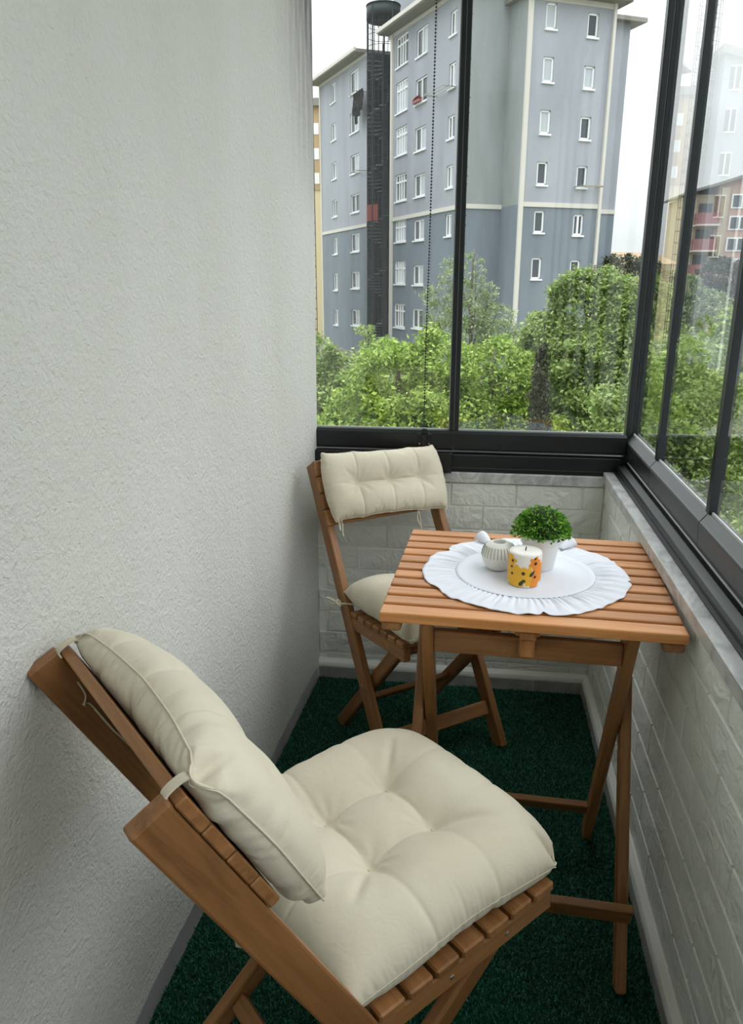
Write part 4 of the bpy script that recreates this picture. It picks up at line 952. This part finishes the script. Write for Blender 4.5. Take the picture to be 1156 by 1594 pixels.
# dark panels closing the right half
for k in range(7):
    a = R(-74 + k * 17); stick('cage_panel', (.97 * math.cos(a), .97 * math.sin(a), 0), (.97 * math.cos(a), .97 * math.sin(a), TH - 3.0), (-math.sin(a), math.cos(a), 0), .17 if k % 2 else .22, .03, m_recess, tw, 0)
tv = [(.08, -.02, 0), (.98, -.20, 0), (.98, .20, 0), (.08, .02, 0), (.08, -.02, .05), (.98, -.20, .05), (.98, .20, .05), (.08, .02, .05)]
tme = bpy.data.meshes.new('tread'); tme.from_pydata(tv, [], [(3, 2, 1, 0), (4, 5, 6, 7), (0, 1, 5, 4), (1, 2, 6, 5), (2, 3, 7, 6), (3, 0, 4, 7)]); tme.materials.append(m_tread)
nst = int((TH - 2.6) / .2)
for k in range(nst): link('tread', tme, tw, Matrix.Translation((0, 0, .2 * k)) @ Matrix.Rotation(k * R(22), 4, 'Z'))
pv = []; pf = []
for i, a in enumerate(np.linspace(R(-190), R(-100), 8)): pv += [(1.05 * math.cos(a), 1.05 * math.sin(a), 6.5 - GZ - .55), (1.05 * math.cos(a), 1.05 * math.sin(a), 6.5 - GZ + .45)]
for i in range(7): pf.append((2 * i, 2 * i + 2, 2 * i + 3, 2 * i + 1))
o = pymesh('red_panel', pv, pf, m_red, tw); o.location = (0, 0, -1.05); o.modifiers.new('thickness', 'SOLIDIFY').thickness = .03

# ---- other houses
yb = empty('yellow_house', 'narrow strip of a yellow and tan block at the left edge of the window', 'building', (-13.5, 72, GZ))
box('wall', -6, 1.0, 0, 12, 0, 12.9, m_yel, yb); box('upper_wall', -6.1, 1.1, -.1, 12, 12.9, 19.6, m_tan, yb); box('roof_slab', -6.4, 1.5, -.5, 12.4, 19.6, 20.2, m_eave, yb)
for z in (13.4, 15.4, 17.4): box('window', -1.6, -.95, -.14, 0, z, z + .9, m_frame_w, yb)
pk = empty('pink_house', 'pink and beige house with red balconies seen through the right window', 'building', (22, 80, GZ))
box('wall', -2.6, 0, .6, 9, 0, 12.9, m_beige, pk); box('wall', -.2, 9, 0, 9, 0, 13.6, m_pink, pk); box('wall', .0, .7, -.3, 0, 0, 13.4, m_beige, pk)
pymesh('roof', [(-3.1, -.2, 12.9), (.0, -.5, 13.7), (9, -.8, 16.4), (9, 10, 16.4), (0, 10, 13.7), (-3.1, 10, 12.9), (-3.1, -.2, 13.1), (.0, -.5, 13.95), (9, -.8, 16.7), (9, 10, 16.7), (0, 10, 13.95), (-3.1, 10, 13.1)],
       [(0, 1, 4, 5), (1, 2, 3, 4), (6, 11, 10, 7), (7, 10, 9, 8), (0, 6, 7, 1), (1, 7, 8, 2), (5, 4, 10, 11), (4, 3, 9, 10), (0, 5, 11, 6), (2, 8, 9, 3)], m_eave, pk)
pymesh('gable', [(-.2, .01, 13.5), (9, .01, 13.5), (9, .01, 16.4), (0, .01, 13.7)], [(0, 1, 2, 3)], m_pink, pk)
for k in range(4):
    z = 10.2 - k * 2.3
    box('balcony', -2.0, -.1, -.9, .6, z, z + 1.0, m_redbal, pk); box('balcony_slab', -2.1, 0, -1.0, .7, z - .15, z, m_cream, pk); box('balcony_door', -1.7, -.5, .5, .62, z, z + 1.9, m_pane_dark, pk)
for k in range(4):
    z = 11.6 - k * 1.9
    for i in range(3):
        x = 1.0 + i * 2.4
        f = box('window', x, x + 1.9, -.10, .02, z, z + 1.25, m_frame_w, pk)
        for j in (-1, 1): box('pane', j * .45 - .36, j * .45 + .36, -.10, -.06, -.5, .5, m_pane_dark, f)
orr = empty('orange_roof_house', 'low house with an orange tiled roof far right of the apartment block', 'building', (13.4, 70, GZ))
box('wall', -2.6, 2.6, 0, 6, 0, 6.6, m_beige, orr)
pymesh('roof', [(-3.2, -.6, 6.5), (3.2, -.6, 6.5), (3.2, 6.6, 6.5), (-3.2, 6.6, 6.5), (-2.6, 3, 7.6), (1.6, 3, 7.5)], [(0, 1, 5, 4), (1, 2, 5), (2, 3, 4, 5), (3, 0, 4), (3, 2, 1, 0)], m_roof, orr)

# a second grey block further left: from the camera it shows only as the ghost mirrored in the right window
gb = empty('grey_block', 'second grey block behind the white wall, seen only mirrored in the right window', 'building', (-10.8, 45, GZ))
pymesh('wall', [(0, 0, 0), (-1.75, .6, 0), (-1.75, .6, 15.8), (0, 0, 16.2), (.0, 2.5, 0), (.0, 2.5, 16.2), (-1.75, 2.5, 0), (-1.75, 2.5, 15.8)], [(0, 1, 2, 3), (4, 0, 3, 5), (1, 6, 7, 2), (6, 4, 5, 7)], m_fac_light, gb)
pymesh('eave', [(.2, -.3, 16.1), (-1.9, .3, 15.7), (-1.9, .3, 16.1), (.2, -.3, 16.5), (.2, 2.6, 16.1), (.2, 2.6, 16.5), (-1.9, 2.6, 15.7), (-1.9, 2.6, 16.1)], [(0, 1, 2, 3), (4, 0, 3, 5), (1, 6, 7, 2), (6, 4, 5, 7), (3, 2, 7, 5), (0, 4, 6, 1)], m_eave, gb)
box('side_wing', -6, -1.75, 1.0, 9, 0, 13.8, m_fac_light, gb); box('corner_strip', -1.85, -1.72, .45, .62, 0, 15.8, m_frame_w, gb)
for z in (14.45, 12.5, 10.45, 8.4, 6.4):
    for x in (-.95, -3.0):
        f = box('window', x, x + .62, (.14 if x > -2 else .90), (.45 if x > -2 else 1.1), z, z + 1.15, m_frame_w, gb)
        for q in (-.15, .15): box('pane', q - .11, q + .11, (-.17 if x > -2 else -.12), -.05, -.5, .5, m_pane_dark, f)
lt = empty('lattice_stair', 'open iron stair cage beside the second grey block, seen only as a reflection', 'staircase', (-10.1, 46, GZ))
for k in range(14):
    a = 2 * math.pi * k / 14; stick('cage_bar', (.55 * math.cos(a), .55 * math.sin(a), 0), (.55 * math.cos(a), .55 * math.sin(a), 19), (1, 0, 0), .035, .035, m_iron, lt, 0)
for z in np.arange(.6, 19, .6): tube('cage_hoop', [(.55 * math.cos(2 * math.pi * i / 20), .55 * math.sin(2 * math.pi * i / 20), float(z)) for i in range(20)], .02, m_iron, lt, 5, 1, True)
lathe('core_column', [(.34, 0), (.34, 16.6)], m_recess, lt, 12)
